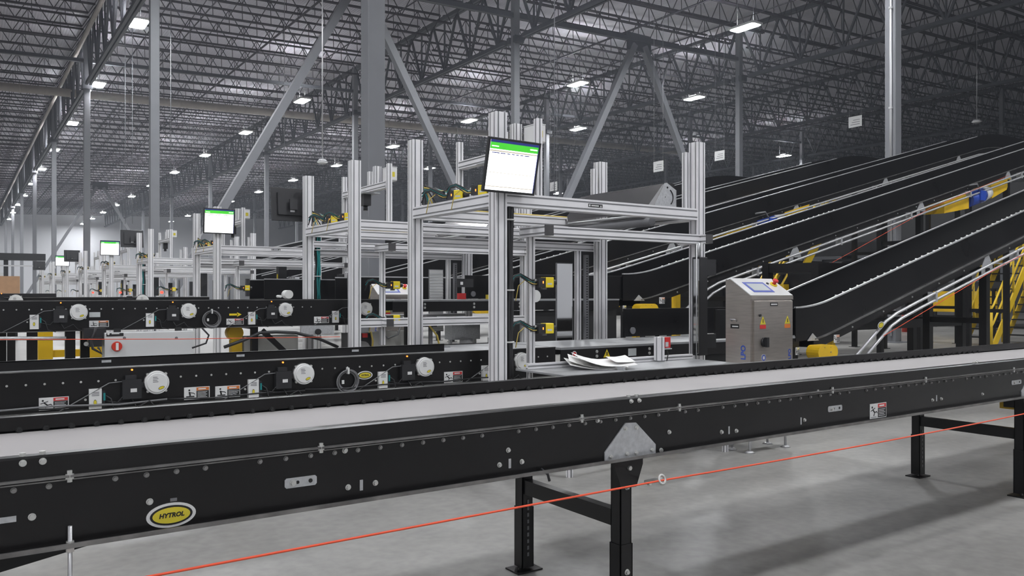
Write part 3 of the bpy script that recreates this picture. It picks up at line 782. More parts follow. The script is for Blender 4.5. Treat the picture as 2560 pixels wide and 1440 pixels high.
gl = ['second aluminium gantry, straddling the raised roller conveyor beside the broad grey column', 'third aluminium gantry, set back past a gap, with a lit monitor on its corner post'] + \
     [ORD[i]+' aluminium gantry of the receding row' for i in range(3, 9)]
for n in range(1, 9):
    gantries.append(dup(g, (GX, GY+OFFS[n], 0), gl[n-1]))
# the second gantry has an extra low rail in front of the raised conveyor
g2 = gantries[1]; o2 = OFFS[1]
MB('alu').prof((xa+h,ya+o2-.0,1.13),(xb-h,ya+o2,1.13),.105,2).build('low_rail', g2)
capped(g2, 'stub_beam', (4.19,5.93+o2,1.13), (4.19,5.62+o2,1.13))
MB('alu').prof((xa+h,yb+o2,1.13),(xb-h,yb+o2,1.13),.105,2).build('low_rail', g2)

# ---- yellow scanners
def make_scanner():
    r = thing('barcode_scanner', '', 'scanner', (0,0,0), 'yellow scanners on the gantries')
    MB('plastic').box((-.075,-.035,-.042),(.0,.035,.042)).build('scanner_body', r)
    o = MB('scanyellow').cbox((.0,-.042,-.045),(.085,.042,.047),.006)
    o.use('lcd').rect((.015,-.042,-.02),(.05,0,0),(0,0,.016),(0,-.001,0)); o = o.build('front_housing', r)
    MB('plastic').cyl((.085,0,0),(.135,0,0),.028,.024,14).build('lens_hood', r)
    MB('led').box((-.032,-.037,-.008),(-.022,-.035,.012)).build('indicator_light', r)
    def arc(y0, za, zm, zb, xe): return [(-.075,y0,za),(-.13,y0,za),(-.19,y0*.5,(za+zm)/2),(-.25,0,zm),(-.31,0,zm*.8),(xe,.0,zb)]
    m = MB('cable').tube(arc(0,.02,.075,.03,-.345),.0065,6).tube(arc(-.01,-.02,.05,-.06,-.35),.006,6).tube(arc(.015,-.005,.062,-.02,-.34),.005,6)
    m.use('tealcable').tube(arc(.01,.005,.068,.0,-.345),.005,6)
    m.use('yellowcable').tube([(-.075,-.01,-.012),(-.12,-.02,-.015),(-.2,0,.02),(-.27,0,-.03),(-.30,0,-.16)],.0042,6); m.build('cable', r)
    MB('bolt').cyl((-.10,0,.02),(-.075,0,.02),.012,n=10).build('connector', r)
    MB('grey').box((-.02,-.012,-.062),(.03,.012,-.045)).build('mount_bracket', r)
    return r
sc0 = make_scanner(); used = False
def put_scanner(x, y, z, rz, label):
    global used
    if not used: o = sc0; used = True
    else: o = copy_tree(sc0)
    o.location = (x,y,z); o.rotation_euler.z = rz; o['label'] = label
wn = ['front gantry', 'second gantry', 'third gantry']+[ORD[i]+' gantry of the row' for i in range(3, 9)]
for n in range(9):
    dy = OFFS[n]
    put_scanner(4.30, 5.79+dy, 1.575, 0, 'upper yellow scanner on the slim post of the '+wn[n])
    put_scanner(4.30, 5.79+dy, 1.165 if n != 1 else 1.17, 0, 'lower yellow scanner on the slim post of the '+wn[n])
    put_scanner(xa+.06, 6.62+dy, 2.405, math.radians(-52), 'far yellow scanner on the side beam of the '+wn[n])
    put_scanner(xa+.06, 6.18+dy, 2.405, math.radians(-60), 'near yellow scanner on the side beam of the '+wn[n])
# ---- monitors
def make_monitor():
    r = thing('monitor', '', 'monitor', (0,0,0), 'monitors on the gantry posts')
    b = MB('plastic').cbox((-.27,-.012,-.225),(.27,.012,.225),.004); b.box((-.19,.012,-.15),(.19,.045,.15)); b.build('monitor_case', r)
    s = MB('screenwhite').rect((-.25,-.012,-.205),(.50,0,0),(0,0,.41),(0,-.002,0))
    s.use('screenblue').rect((-.25,-.014,.185),(.50,0,0),(0,0,.02),(0,-.0006,0)).rect((.243,-.014,-.205),(.007,0,0),(0,0,.39),(0,-.0006,0))
    s.use('screengreen').rect((-.25,-.014,.132),(.50,0,0),(0,0,.053),(0,-.0006,0))
    s.use('screenwhite').rect((-.235,-.0146,.150),(.07,0,0),(0,0,.008),(0,-.0006,0)).rect((.16,-.0146,.155),(.075,0,0),(0,0,.010),(0,-.0006,0))
    s.use('screenblue')
    for k, (x, w_) in enumerate(((-.225,.075),(-.14,.05),(-.07,.03),(-.025,.03),(.02,.03),(.065,.03),(.11,.05))): s.rect((x,-.014,.098),(w_,0,0),(0,0,.007),(0,-.0006,0))
    s.use('screencream').rect((-.25,-.014,-.062),(.493,0,0),(0,0,.004),(0,-.0006,0)).rect((-.25,-.014,-.178),(.493,0,0),(0,0,.006),(0,-.0006,0)).rect((-.25,-.014,.112),(.493,0,0),(0,0,.01),(0,-.0006,0))
    s.build('screen', r)
    MB('plastic').cyl((0,.045,-.02),(0,.10,-.02),.03,n=14).box((-.05,.09,-.09),(.05,.115,.05)).build('mount_arm', r)
    MB('white').box((-.03,.0455,-.11),(.03,.047,-.085)).build('rating_plate', r)
    return r
mo = make_monitor(); first = True
def put_monitor(p, rz, tilt, label):
    global first
    o = mo if first else copy_tree(mo); first = False
    o.location = p; o.rotation_euler = (tilt, 0, rz); o['label'] = label
put_monitor(PY(1279,417,5.60), math.radians(2), math.radians(13), 'large lit monitor tilted downward on the corner post of the front gantry')
for n, px, py in ((2,548,553),(4,275,620),(6,156,652)):
    y = GY+OFFS[n]-.16
    put_monitor(PY(px,py,y), math.radians(0), math.radians(6), 'lit monitor with a green header on the '+wn[n])
for n, px, py in ((1,728,512),(3,330,597),(5,180,640),(7,98,664)):
    y = GY+GD+OFFS[n]+.22
    put_monitor(PY(px,py,y), math.radians(178), math.radians(8), 'dark back of a monitor facing away on the '+wn[n])
# ---- controller boxes on the cross beams
def make_ctrl():
    r = thing('controller_box', '', 'box', (0,0,0), 'pale controller boxes on the gantries')
    MB('white').cbox((-.05,-.10,0),(.05,.10,.17),.012).build('box_body', r)
    MB('boxwhite').box((-.055,-.10,.165),(.055,.10,.175)).build('lid', r)
    MB('logoyellow').rect((-.03,-.1002,.05),(.05,0,0),(0,0,.06),(0,-.001,0)).build('warning_sticker', r)
    return r
cb = make_ctrl()
for n in range(9):
    o = cb if n == 0 else copy_tree(cb)
    o.location = (4.40, 6.06+OFFS[n], 2.86); o['label'] = 'pale controller box beside the tall mast of the '+wn[n]
# downward camera plate under the cross beam
m0 = None
for n in range(4):
    if n == 0:
        r = thing('line_camera', '', 'camera', (4.30, 6.55, 2.72)); m0 = r
        MB('galv').box((4.20,6.38,2.745),(4.42,6.76,2.757)).build('mount_plate', r)
        MB('plastic').box((4.25,6.50,2.60),(4.35,6.62,2.745)).cyl((4.30,6.56,2.54),(4.30,6.56,2.60),.03,n=14).build('camera_body', r)
    else: r = copy_tree(m0); r.location.y = 6.55+OFFS[n]
    r['label'] = 'downward camera on a plate under the cross beam of the '+wn[n]
# stainless light hood hung between the masts
r = thing('light_hood', 'stainless slanted light hood hanging at the end of the front gantry', 'hood', (5.95, 6.6, 2.28))
y0_, y1_ = 5.98, 7.30
m = MB('polished').prism([(5.70,y0_,2.30),(5.78,y0_,2.30),(6.05,y0_,2.585),(5.97,y0_,2.60)], (0,y1_-y0_,0)); m.build('reflector_panel', r)
m = MB('blackmatte').prism([(5.80,y0_+.02,2.31),(6.16,y0_+.02,2.40),(6.16,y0_+.02,2.62),(6.04,y0_+.02,2.62)], (0,y1_-y0_-.04,0)); m.build('hood_shell', r)
m = MB('galv').prism([(5.82,y0_-.006,2.33),(5.99,y0_-.006,2.61),(6.02,y0_-.006,2.62),(6.16,y0_-.006,2.55),(6.16,y0_-.006,2.36),(5.97,y0_-.006,2.30)], (0,.006,0))
m.use('blackmatte').tube([(6.02+.09*math.cos(t),y0_-.008,2.47+.09*math.sin(t)) for t in [(-50+12*k)*math.pi/180 for k in range(10)]], .006, 6).cyl((6.03,y0_-.004,2.57),(6.03,y0_-.009,2.57),.011,n=10).cyl((6.0,y0_-.004,2.47),(6.0,y0_-.009,2.47),.005,n=10)
m.build('end_plate', r)
m = MB('grey').tube([(5.76,5.92,2.20),(5.76,7.25,2.20)],.045,12); m.use('bright').tube([(5.70,5.95,2.27),(5.70,7.2,2.27)],.012,8); m.build('lamp_tube', r)
r2 = dup(r, (5.95, 6.6+3.05, 2.28), 'stainless slanted light hood hanging inside the second gantry')
# mirror panel and toothed rack on the back post
def mirror_set(n, white):
    dy = OFFS[n]; y = yb+.05+dy
    t = thing('mirror_panel', ('tall mirror panel standing at the back of the ' if not white else 'white louvred panel standing at the back of the ')+wn[n], 'panel', (5.78, y, .93))
    MB('grey').box((5.66,y+.0,.92),(5.90,y+.014,1.83)).build('backing', t)
    m = MB('white' if white else 'mirror').box((5.668,y-.003,.93),(5.892,y,1.82))
    if white:
        m.use('boxwhite')
        for k in range(20): m.box((5.668,y-.008,.95+.042*k),(5.892,y-.003,.975+.042*k))
    m.build('reflector' if not white else 'louvres', t)
    t = thing('toothed_rack', 'dark perforated upright bar beside the panel of the '+wn[n], 'bar', (6.10, y, .88))
    m = MB('grey').box((6.075,y-.02,.87),(6.125,y+.02,1.93)); m.build('bar', t)
    m = MB('blackmatte')
    for k in range(34): m.box((6.088,y-.0205,.89+.03*k),(6.112,y-.0195,.905+.03*k))
    m.build('slots', t)
mirror_set(0, False); mirror_set(1, True)
# black light-curtain housing on the corner post
t = thing('light_curtain', 'tall dark sensor housing on the corner post beside the stainless cabinet', 'sensor', (6.12, 5.64, .88))
MB('plastic').cbox((6.06,5.56,.86),(6.17,5.66,1.84),.006).build('housing', t)
MB('mirror').box((6.045,5.565,.88),(6.058,5.63,1.82)).build('front_glass', t)
MB('plastic').box((6.17,5.58,1.66),(6.32,5.72,1.82)).build('clamp_bracket', t); MB('plastic').box((6.17,5.58,.93),(6.32,5.72,1.07)).build('clamp_bracket', t)
MB('galv').tube([(6.09,5.60,1.84),(6.09,5.60,1.98)],.02,8).build('support_rod', t)
MB('bright').tube([(6.03,5.575,.80),(6.03,5.575,1.97)],.006,6).build('edge_rod', t)
m = MB('white').rect((6.075,5.56,1.90),(.03,0,0),(0,0,.08),EX); m.build('white_tag', t)
for n in range(2, 8):
    yy = GY+OFFS[n]
    t = thing('light_curtain', 'dark upright sensor housing inside the '+wn[n], 'sensor', (5.2, yy+.5, 1.42))
    MB('plastic').cbox((5.10,yy+.5,1.40),(5.26,yy+.64,2.0),.006).build('housing', t)
    MB('scanyellow').box((5.085,yy+.53,1.55),(5.10,yy+.56,1.85)).build('warning_strip', t)
    t = thing('light_curtain', 'second dark upright sensor housing of the '+wn[n]+', on its corner post', 'sensor', (6.1, yy-.16, 1.42))
    MB('plastic').cbox((6.05,yy-.2,1.40),(6.16,yy-.1,1.85),.006).build('housing', t)
for n in range(2, 6): mirror_set(n, False)
# cable bundles running down the corner posts
def bundle(x, y, z0, z1, label, cols, r=.02):
    m = MB(cols[0])
    for k, c in enumerate(cols):
        m.use(c); ox, oy = .022*math.cos(k*2.2), .018*math.sin(k*2.2)
        m.tube([(x+ox+.006*math.sin(q*1.3+k), y+oy, z1+(z0-z1)*q/10) for q in range(11)], r*(1 if k < 2 else .6), 7)
    m.use('white')
    for z in (z0+.3, z0+.75, z1-.25): m.cyl((x,y,z),(x,y,z+.012),.05,n=12)
    tag(m.build('cable_bundle'), label, 'cable')
bundle(3.935, 5.80, .75, 2.36, 'thick black cable bundle tied down the corner post under the big monitor', ('cable','cable','cable','greycable','greycable'), .021)
bundle(3.95, yb+3.05, 1.40, 2.3, 'teal and black cables tied down the back post of the second gantry', ('tealcable','cable','tealcable','cable'), .018)
bundle(3.80, ya+3.05+.09, 1.42, 2.3, 'black cable along the corner post of the second gantry', ('cable','cable'), .01)
bundle(3.93, yb+OFFS[3], 1.4, 2.3, 'dark cables tied down the back post of the fourth gantry of the row', ('cable','tealcable'), .02)
# yellow cable lying along the back top beam
tag(MB('yellowcable').tube([(xa+.1,yb-.03,zu+h+.008),(4.6,yb-.03,zu+h+.008),(5.3,yb-.03,zu+h+.008),(5.9,yb-.03,zu+h+.008)],.008,6).build('cable'), 'thin yellow cable lying along the back top beam of the front gantry', 'cable')
tag(MB('yellowcable').tube([(xa+.1,yb+3.05,zu+h+.008),(4.9,yb+3.05,zu+h+.008),(6.1,yb+3.05,zu+h+.008)],.008,6).build('cable'), 'thin yellow cable lying along the back top beam of the second gantry', 'cable')
# loose cable tangles beside the top scanners
for n in range(4):
    m = MB('cable'); y = 6.85+OFFS[n]
    for k in range(5):
        m.use(('cable','cable','tealcable','yellowcable','cable')[k])
        m.tube([(xa-.02+.01*k, y+.28-.05*k, 2.36), (xa-.04, y+.2, 2.46+.02*k), (xa, y+.05-.03*k, 2.50-.012*k), (xa+.02, y-.15, 2.42+.01*k)], .008, 6)
    tag(m.build('cable_loop'), 'tangle of cables on the side beam of the '+wn[n], 'cable')
# lit outlines of small red and amber sensor lights at the base of the distant gantries
for n in (3, 4, 5):
    m = MB('redled').cyl((4.05,5.7+OFFS[n],1.50),(4.05,5.66+OFFS[n],1.50),.035,n=12)
    tag(m.build('sensor_light'), 'small glowing red sensor light at the base of the '+wn[n], 'light')

# ------------------------------------------------------------------ conveyor section inside the front gantry
def section(label, Y, zt, x0, x1, xg0, xg1, zg0, zg1):
    c = thing('roller_conveyor', label, 'conveyor', ((x0+x1)/2, Y+.46, 0))
    m = MB('black').box((x0,Y,zt-.15),(x1,Y+.008,zt-.012)); m.build('side_channel', c)
    MB('bed').box((x0,Y-.006,zt-.022),(x1,Y+.92,zt)).build('bed', c)
    MB('black').box((x0,Y+.912,zt-.15),(x1,Y+.93,zt-.024)).build('side_channel', c)
    pts = []
    for k in range(5):
        x = x0+.45+(x1-x0-.8)*k/4; pts += [(x,Y,zt-.055),(x,Y,zt-.10)]
    bolts_row(c, pts, .013, .010, 'bolt', 'bolt')
    for x in (x0+.25, x1-.2):
        for y in (Y+.1, Y+.82): MB('black').box((x-.03,y-.03,0),(x+.03,y+.03,zt-.15)).build('leg', c)
    # closed side guards at the discharge end
    m = MB('blackguard').cbox((xg0,Y+.90,zg0),(xg1,Y+.925,zg1),.004); m.build('side_guard', c)
    m = MB('blackguard').cbox((xg0+.55,Y+.02,zg0),(xg1,Y+.045,zg1),.004); m.build('side_guard', c)
    MB('blackmatte').box((xg0-.1,Y+.06,zt-.62),(x1,Y+.09,zt-.16)).build('under_cover', c)
    MB('grey').cyl((xg0+.12,Y+.898,zg0+.07),(xg0+.12,Y+.880,zg0+.07),.04,n=18).build('round_sensor', c)
    return c
sA = section('grey metal bed with a black bolted side inside the front gantry', Y2+.01, .962, 4.72, 8.35, 6.35, 8.95, .975, 1.30)
x = PY(1518, 893, Y2).x
m = MB('scanyellow').prism([(x-.045,Y2+.006,.845),(x+.045,Y2+.006,.845),(x,Y2+.006,.925)],EX); m.use('blackmatte').bar((x,Y2+.002,.865),(x,Y2+.002,.90),.001,.012); m.build('warning_triangle', sA)
x = PY(1582, 882, Y2).x; MB('lcd').rect((x-.055,Y2+.009,.845),(.11,0,0),(0,0,.075),EX).build('rating_plate', sA)
x = PY(1437, 887, Y2).x
m = MB('white').cyl((x,Y2+.009,.895),(x,Y2+.004,.895),.028,n=20).use('signalred').cyl((x,Y2+.004,.895),(x,Y2+.0025,.895),.020,n=16); m.build('round_sticker', sA)
sB = section('black bolted conveyor side inside the second gantry, below the slim posts', Y3+.01, 1.395, 4.45, 8.2, 6.05, 8.7, 1.40, 1.74)
motor = MB('white').cyl((6.6,Y3+.03,1.44),(6.6,Y3-.06,1.44),.085,n=24)
tag(motor.build('motor_cap'), 'round white cap on the conveyor edge behind the big corner post', 'motor')
m = MB('scanyellow').box((5.85,Y3-.02,1.40),(6.02,Y3+.06,1.46)); m.use('white').box((5.95,Y3-.022,1.405),(6.0,Y3-.02,1.45))
tag(m.build('terminal_block'), 'small yellow terminal block on the conveyor of the second gantry', 'device')
tag(MB('signalred').box((5.40,Y3-.01,1.40),(5.50,Y3+.05,1.48)).build('safety_sensor'), 'small red sensor on the conveyor below the white louvred panel', 'sensor')
m = MB('plastic').box((5.40,Y3+.0,1.56),(5.62,Y3+.06,1.67)); m.use('white').box((5.42,Y3-.002,1.59),(5.46,Y3,1.63))
tag(m.build('proximity_sensor'), 'small black sensor in front of the white louvred panel', 'sensor')
# third line discharge behind, with a white cap
p = PY(720, 736, Y4-.1); tag(MB('white').cyl((p.x,p.y+.11,p.z),(p.x,p.y-.05,p.z),.065,n=24).cyl((p.x-.13,p.y+.1,p.z-.03),(p.x-.13,p.y-.05,p.z-.03),.02,n=12).build('motor_cap'), 'small round white cap beside the back post of the second gantry', 'motor')

# metal shelf in front of the bed, with papers and the red sensor
sh = thing('metal_shelf', 'low grey metal shelf between the belt conveyor and the front gantry', 'shelf', (5.3, 5.35, 0))
MB('bed').box((3.95,5.02,.815),(6.0,5.72,.83)).build('shelf_plate', sh)
MB('galv').box((4.6,5.06,.83),(4.615,5.70,.86)).build('edge_strip', sh)
MB('alu').prof((4.0,5.62,.855),(6.0,5.62,.855),.045,1).build('edge_rail', sh)
for x in (4.05, 5.9):
    for y in (5.1, 5.65): MB('alu').prof((x,y,0),(x,y,.815),.04,1).build('leg', sh)
c_ = PY(1495, 908, 5.36); zb = .832
def sheet(dx, dy, rz, lift, curl, mtl='paper', w=.50, d_=.34):
    m = MB(mtl); n = 8; vs = []
    for j in range(2):
        for i in range(n+1):
            u = i/n-.5; v = j-.5
            z = lift+curl*max(0, -u-.02)**1.5*.75 + .06*max(0, u-.2)**1.5*(1 if curl > .05 else .2)+.035*(v+.5)+.02*(v+.5)*max(0, u)
            x_ = u*w; y_ = v*d_
            vs.append((c_.x+dx+x_*math.cos(rz)-y_*math.sin(rz), c_.y+dy+x_*math.sin(rz)+y_*math.cos(rz), zb+z))
    m.add(vs, [(i, i+1, n+2+i, n+1+i) for i in range(n)]); m.add([V(*p)-V(0,0,.0015) for p in vs], [(i, n+1+i, n+2+i, i+1) for i in range(n)])
    return m
tag(sheet(-.03,.0,-.50,.004,.16).build('paper_sheet'), 'thick curling white paper at the bottom of the pile on the shelf', 'paper')
tag(sheet(.0,.01,-.62,.014,.24).build('paper_sheet'), 'curled white paper in the middle of the pile on the shelf', 'paper')
m = sheet(.04,-.03,-.40,.028,.26); 
for mt_, dx in (('orange', .12), ('uiblue', .15)):
    m.use(mt_).prism([(c_.x+dx,c_.y-.02,zb+.070),(c_.x+dx+.015,c_.y-.025,zb+.071),(c_.x+dx+.05,c_.y+.06,zb+.082),(c_.x+dx+.035,c_.y+.065,zb+.081)], (0,0,.002))
tag(m.build('paper_sheet'), 'topmost curled paper of the pile, with coloured printed lines', 'paper')
tag(sheet(.17,-.10,-.2,.055,.02,'paper',.2,.18).build('paper_sheet'), 'small loose paper lying on the end of the paper pile', 'paper')
p = PY(1648, 910, 5.55)
t = thing('sensor_stand', 'short aluminium stand with a red sensor beside the paper pile', 'sensor', (p.x, 5.55, .83))
MB('alu').prof((p.x,5.55,.842),(p.x,5.55,1.065),.07,1).build('stand_post', t); MB('grey').box((p.x-.035,5.515,.83),(p.x+.035,5.585,.842)).build('end_cap', t)
m = MB('signalred').box((p.x+.045,5.52,.96),(p.x+.12,5.57,1.06)); m.use('lcd').box((p.x+.05,5.517,.97),(p.x+.09,5.52,1.015)); m.build('sensor_head', t)
MB('galv').box((p.x+.035,5.51,.945),(p.x+.13,5.59,.955)).build('sensor_bracket', t)
MB('cable').tube([(p.x+.09,5.55,.95),(p.x+.10,5.53,.90),(p.x+.08,5.53,.835)],.005,6).build('cable', t)

# ------------------------------------------------------------------ stainless operator cabinet
def cabinet(X, Y, label, full=True):
    w, d_ = .60, .30; zf, zb_, z0 = 1.455, 1.61, .22
    r = thing('control_cabinet', label, 'cabinet', (X+w/2, Y+d_/2, 0))
    m = MB('stainless').prism([(X,Y+.012,z0),(X,Y+d_,z0),(X,Y+d_,zb_),(X,Y+.05+.2,zb_),(X,Y+.012,zf)], (w,0,0)); m.build('cabinet_body', r)
    # sloped operator panel
    sl = V(0, .238, zb_-zf); L = sl.length; sd = sl.normalized(); nn = V(0, -sd.z, sd.y)
    o = V(X-.004, Y+.004, zf); m = MB('stainlesslight').prism([o, o+V(w+.008,0,0), o+V(w+.008,0,0)+sd*(L+.01), o+sd*(L+.01)], nn*.008); pn = m.build('operator_panel', r)
    o = V(X+.09, Y+.004, zf)+nn*.0085+sd*.05
    ux = V(1,0,0)
    m = MB('uiblue').prism([o, o+ux*.30, o+ux*.30+sd*.17, o+sd*.17], nn*.003); m.use('lcd'); q = o+ux*.03+sd*.025+nn*.003; m.prism([q, q+ux*.24, q+ux*.24+sd*.12, q+sd*.12], nn*.001); m.build('touch_screen', pn)
    q = o+ux*.42+sd*.13
    m = MB('scanyellow').cyl(q, q+nn*.012, .036, n=20); m.use('signalred').cyl(q+nn*.012, q+nn*.04, .018, n=16).cyl(q+nn*.04, q+nn*.058, .030, .026, n=20); m.build('emergency_button', pn)
    q = o+ux*.35+sd*.15; MB('plastic').cyl(q, q+nn*.008, .014, n=14).build('push_button', pn)
    MB('stainless').box((X-.006,Y-.004,zf-.035),(X+w+.006,Y+.03,zf+.002)).build('rain_lip', r)
    dz1 = zf-.045
    m = MB('stainless').cbox((X+.035,Y-.006,z0+.03),(X+w-.006,Y+.012,dz1),.004); dr = m.build('door', r)
    yd_ = Y-.006
    m = MB('blackmatte').rect((X+.26,yd_,dz1-.05),(.11,0,0),(0,0,.032),EX); m.use('white').rect((X+.27,yd_-.0025,dz1-.040),(.09,0,0),(0,0,.012),(0,-.0008,0)); m.build('maker_strip', dr)
    MB('plastic').cyl((X+.11,yd_,dz1-.135),(X+.11,yd_-.012,dz1-.135),.013,n=14).build('door_lock', dr)
    for sx, c in ((.155,'signalred'),(.515,'orange')):
        m = MB('logoyellow').prism([(X+sx-.04,yd_,dz1-.22),(X+sx+.04,yd_,dz1-.22),(X+sx,yd_,dz1-.145)],EX); m.use('blackmatte').bar((X+sx,yd_-.0028,dz1-.205),(X+sx,yd_-.0028,dz1-.17),.0012,.010)
        m.use(c).rect((X+sx-.042,yd_,dz1-.26),(.084,0,0),(0,0,.036),EX); m.build('warning_sticker', dr)
    m = MB('plastic').cyl((X+.17,yd_,dz1-.385),(X+.17,yd_-.02,dz1-.385),.045,n=20).box((X+.155,yd_-.05,dz1-.43),(X+.185,yd_-.02,dz1-.34)); m.build('rotary_handle', dr)
    for z in (.53,.62):
        m = MB('lcd').cyl((X+.165,yd_,dz1-z),(X+.165,yd_-.002,dz1-z),.034,n=22); m.use('uiblue').cyl((X+.165,yd_-.002,dz1-z),(X+.165,yd_-.003,dz1-z),.030,n=22)
        m.use('white').box((X+.152,yd_-.004,dz1-z-.014),(X+.178,yd_-.003,dz1-z+.014)); m.build('safety_pictogram', dr)
    # blue upright lettering on the side and on the door edge
    m = MB('blue').text('LPO', .075, (X-.0005, Y+.09, .93), (0,0,1), (0,1,0), (-.001,0,0), bold=.002); m.build('side_lettering', r)
    m = MB('blue').text('LPO', .055, (X+w-.05, yd_-.0005, .90), (0,0,1), (-1,0,0), (0,-.001,0), bold=.001); m.build('door_lettering', dr)
    m = MB('blackmatte').rect((X-.0005,Y+.14,1.15),(0,.10,0),(0,0,.04),(-.002,0,0)); m.use('white').rect((X-.0025,Y+.15,1.163),(0,.07,0),(0,0,.012),(-.0006,0,0)); m.build('maker_strip', r)
    m = MB('bright').tube([(X-.002,Y+.17,1.22),(X-.03,Y+.17,1.235),(X-.03,Y+.22,1.235),(X-.002,Y+.22,1.22)],.007,6); m.build('lift_handle', r)
    for x in (X+.04, X+w-.04):
        for y in (Y+.05, Y+d_-.04):
            MB('bright').cyl((x,y,.02),(x,y,z0),.012,n=10).cyl((x,y,0),(x,y,.02),.05,.025,n=16).build('levelling_foot', r)
    return r
cabinet(6.00, 4.88, 'stainless operator cabinet with sloped touch panel and red emergency button behind the belt conveyor')
p = PY(946, 745, 11.2)
cabinet(p.x, 11.2, 'second stainless cabinet, half hidden, its pale sloped panel seen behind the second gantry')
# ================================================================== inclined belt conveyors
NAMES = ['first', 'second', 'third', 'fourth', 'fifth', 'sixth', 'seventh', 'eighth', 'ninth', 'tenth']
INC = [(1.36,.272,27.5),(1.82,.254,28.8),(2.06,.251,26.2),(2.28,.246,23.7),(2.42,.25,20.9),(2.50,.25,18.5),(2.58,.25,16.6),(2.68,.25,15.4),(2.78,.25,14.4),(2.88,.25,13.6)]
def ribbon(m, path, lo, hi, y0, y1):
    """sheet following a path of (x, z), from lo to hi above it, between two y"""
    for i in range(len(path)-1):
        (x0, z0), (x1, z1) = path[i], path[i+1]
        m.prism([(x0,y0,z0+lo),(x1,y0,z1+lo),(x1,y0,z1+hi),(x0,y0,z0+hi)], (0,y1-y0,0))
def incline(k):
    z0, s, xc = INC[k]; yn = 6.07+3.05*k; yf = yn+.93; first = k < 4
    xb = 8.62 if k < 2 else max(5.3, 8.8-(z0-1.75)/s); zb = z0+s*(xb-8.8)
    def ztop(x): return z0+s*(x-8.8)
    xs0 = {2: 5.3, 3: 4.75}.get(k, .309*yn); flat = k < 4 or xs0 < xb-.35
    path = [] if k < 2 else ([(xs0, zb)] if flat else [(xs0, ztop(xs0))])
    nb = 6
    for i in range(nb+1 if flat else 0):          # lower bend
        t = i/nb; x = xb-.35+.7*t; path.append((x, zb+s*.35*t*t))
    path.append((xc-.9, ztop(xc-.9)))
    zc = ztop(xc-.9)
    for i in range(1, 7):          # crest
        t = i/6; path.append((xc-.9+1.8*t, zc+s*1.8*(t-t*t/2)))
    ze = path[-1][1]; path.append((xc+5.0, ze))
    r = thing('inclined_conveyor', '%s black inclined belt conveyor rising past the gantries, counted from the stainless cabinet' % NAMES[k], 'conveyor', ((xb+xc)/2, yn+.46, 0), 'inclined belt conveyors')
    H = .41
    m = MB('blackguard'); ribbon(m, path, -H, 0, yn, yn+.012); m.build('near_guard', r)
    m = MB('blackguard'); ribbon(m, path, -H, 0, yf-.012, yf); m.build('far_guard', r)
    m = MB('bright'); ribbon(m, path[:-7], -.012, .006, yn-.008, yn+.022); m.build('near_guard_lip', r)
    m = MB('bright'); ribbon(m, path[:-7], -.012, .006, yf-.022, yf+.008); m.build('far_guard_lip', r)
    m = MB('blackmatte'); ribbon(m, path, -H+.02, -H+.035, yn+.012, yf-.012); m.build('belt', r)
    fp = path[3:] if k < 2 else path
    m = MB('black'); ribbon(m, fp, -H-.12, -H, yn-.004, yn+.01); m.build('side_channel', r); m = MB('black'); ribbon(m, fp, -H-.12, -H, yf-.01, yf+.004); m.build('side_channel', r)
    m = MB('blackmatte'); ribbon(m, fp, -H-.11, -H-.10, yn+.01, yf-.01); m.build('return_pan', r)
    m = MB('edge'); ribbon(m, fp, -H-.012, -H+.004, yn-.03, yn); m.build('channel_flange', r)
    # pair of silver conduits below the frame, bent down at the foot
    if k < 6:
        for q, dz in enumerate((.54, .64)):
            m = MB('bright'); xs = xb+1.55+.12*q
            pts = [(xs-1.0, yn-.10, ztop(xs)-dz-.62), (xs-.15, yn-.10, ztop(xs)-dz-.08), (xs+.1, yn-.10, ztop(xs)-dz+.02)]
            pts += [(x, yn-.10, ztop(x)-dz) for x in (xs+.6, xc-1.0)]
            pts += [(xc+.6, yn-.10, ze-dz-.05), (xc+3, yn-.10, ze-dz-.05)]
            m.tube(pts, .021, 8); m.build('conduit', r)
        # conduit clamps
        for j in range(5):
            x = xb+2.6+j*2.4
            if x < xc-1: MB('galv').box((x,yn-.125,ztop(x)-.66),(x+.04,yn-.004,ztop(x)-.52)).build('conduit_clamp', r)
    if k < 3:
        # studs on the near guard lip and splice bolts
        n = 48 if k == 0 else 30
        pts = [(xb+.5+.155*j, yn+.010, ztop(xb+.5+.155*j)+.002) for j in range(n)]
        proto = MB('bolt').cyl(V(*pts[0]), V(*pts[0])+V(0,.03,.0), .012, n=8).build('stud', r)
        for p in pts[1:]:
            o = proto.copy(); COL.objects.link(o); o.location = Vector(p)-Vector(pts[0])
        for j in range(14):
            x = xb+.8+j*.7; 
            hexbolt(r, (x, yn-.004, ztop(x)-H-.07), .010, .010)
    if k < 10:
        # galvanised support gussets and black legs
        for j, xs in enumerate((12.9-.5*(k > 0), 16.6, 20.4, 24.2)):
            if xs > xc-1: continue
            zs = ztop(xs)-H
            m = MB('galv').prism([(xs-.05,yn-.012,zs-.02),(xs+.05,yn-.012,zs-.0),(xs+.17,yn-.012,zs-.17),(xs+.17,yn-.012,zs-.25),(xs-.17,yn-.012,zs-.30),(xs-.17,yn-.012,zs-.2)], (0,.008,0)); m.build('gusset_plate', r)
            s_ = MB('black').box((xs-.05,yn+.03,zs-.26),(xs+.05,yf-.03,zs-.18)).build('support_stand', r)
            for y in (yn+.03, yf-.03):
                MB('black').box((xs-.055,y-.055,.012),(xs+.055,y+.055,zs-.2)).build('leg', s_)
                MB('black').box((xs-.12,y-.10,0),(xs+.12,y+.10,.012)).build('foot_plate', s_)
            zz = 1.06
            while zz < zs-.4:
                MB('black').bar((xs,yn+.05,zz),(xs,yf-.05,zz),.06,.085).build('crossbar', s_); zz += 1.5
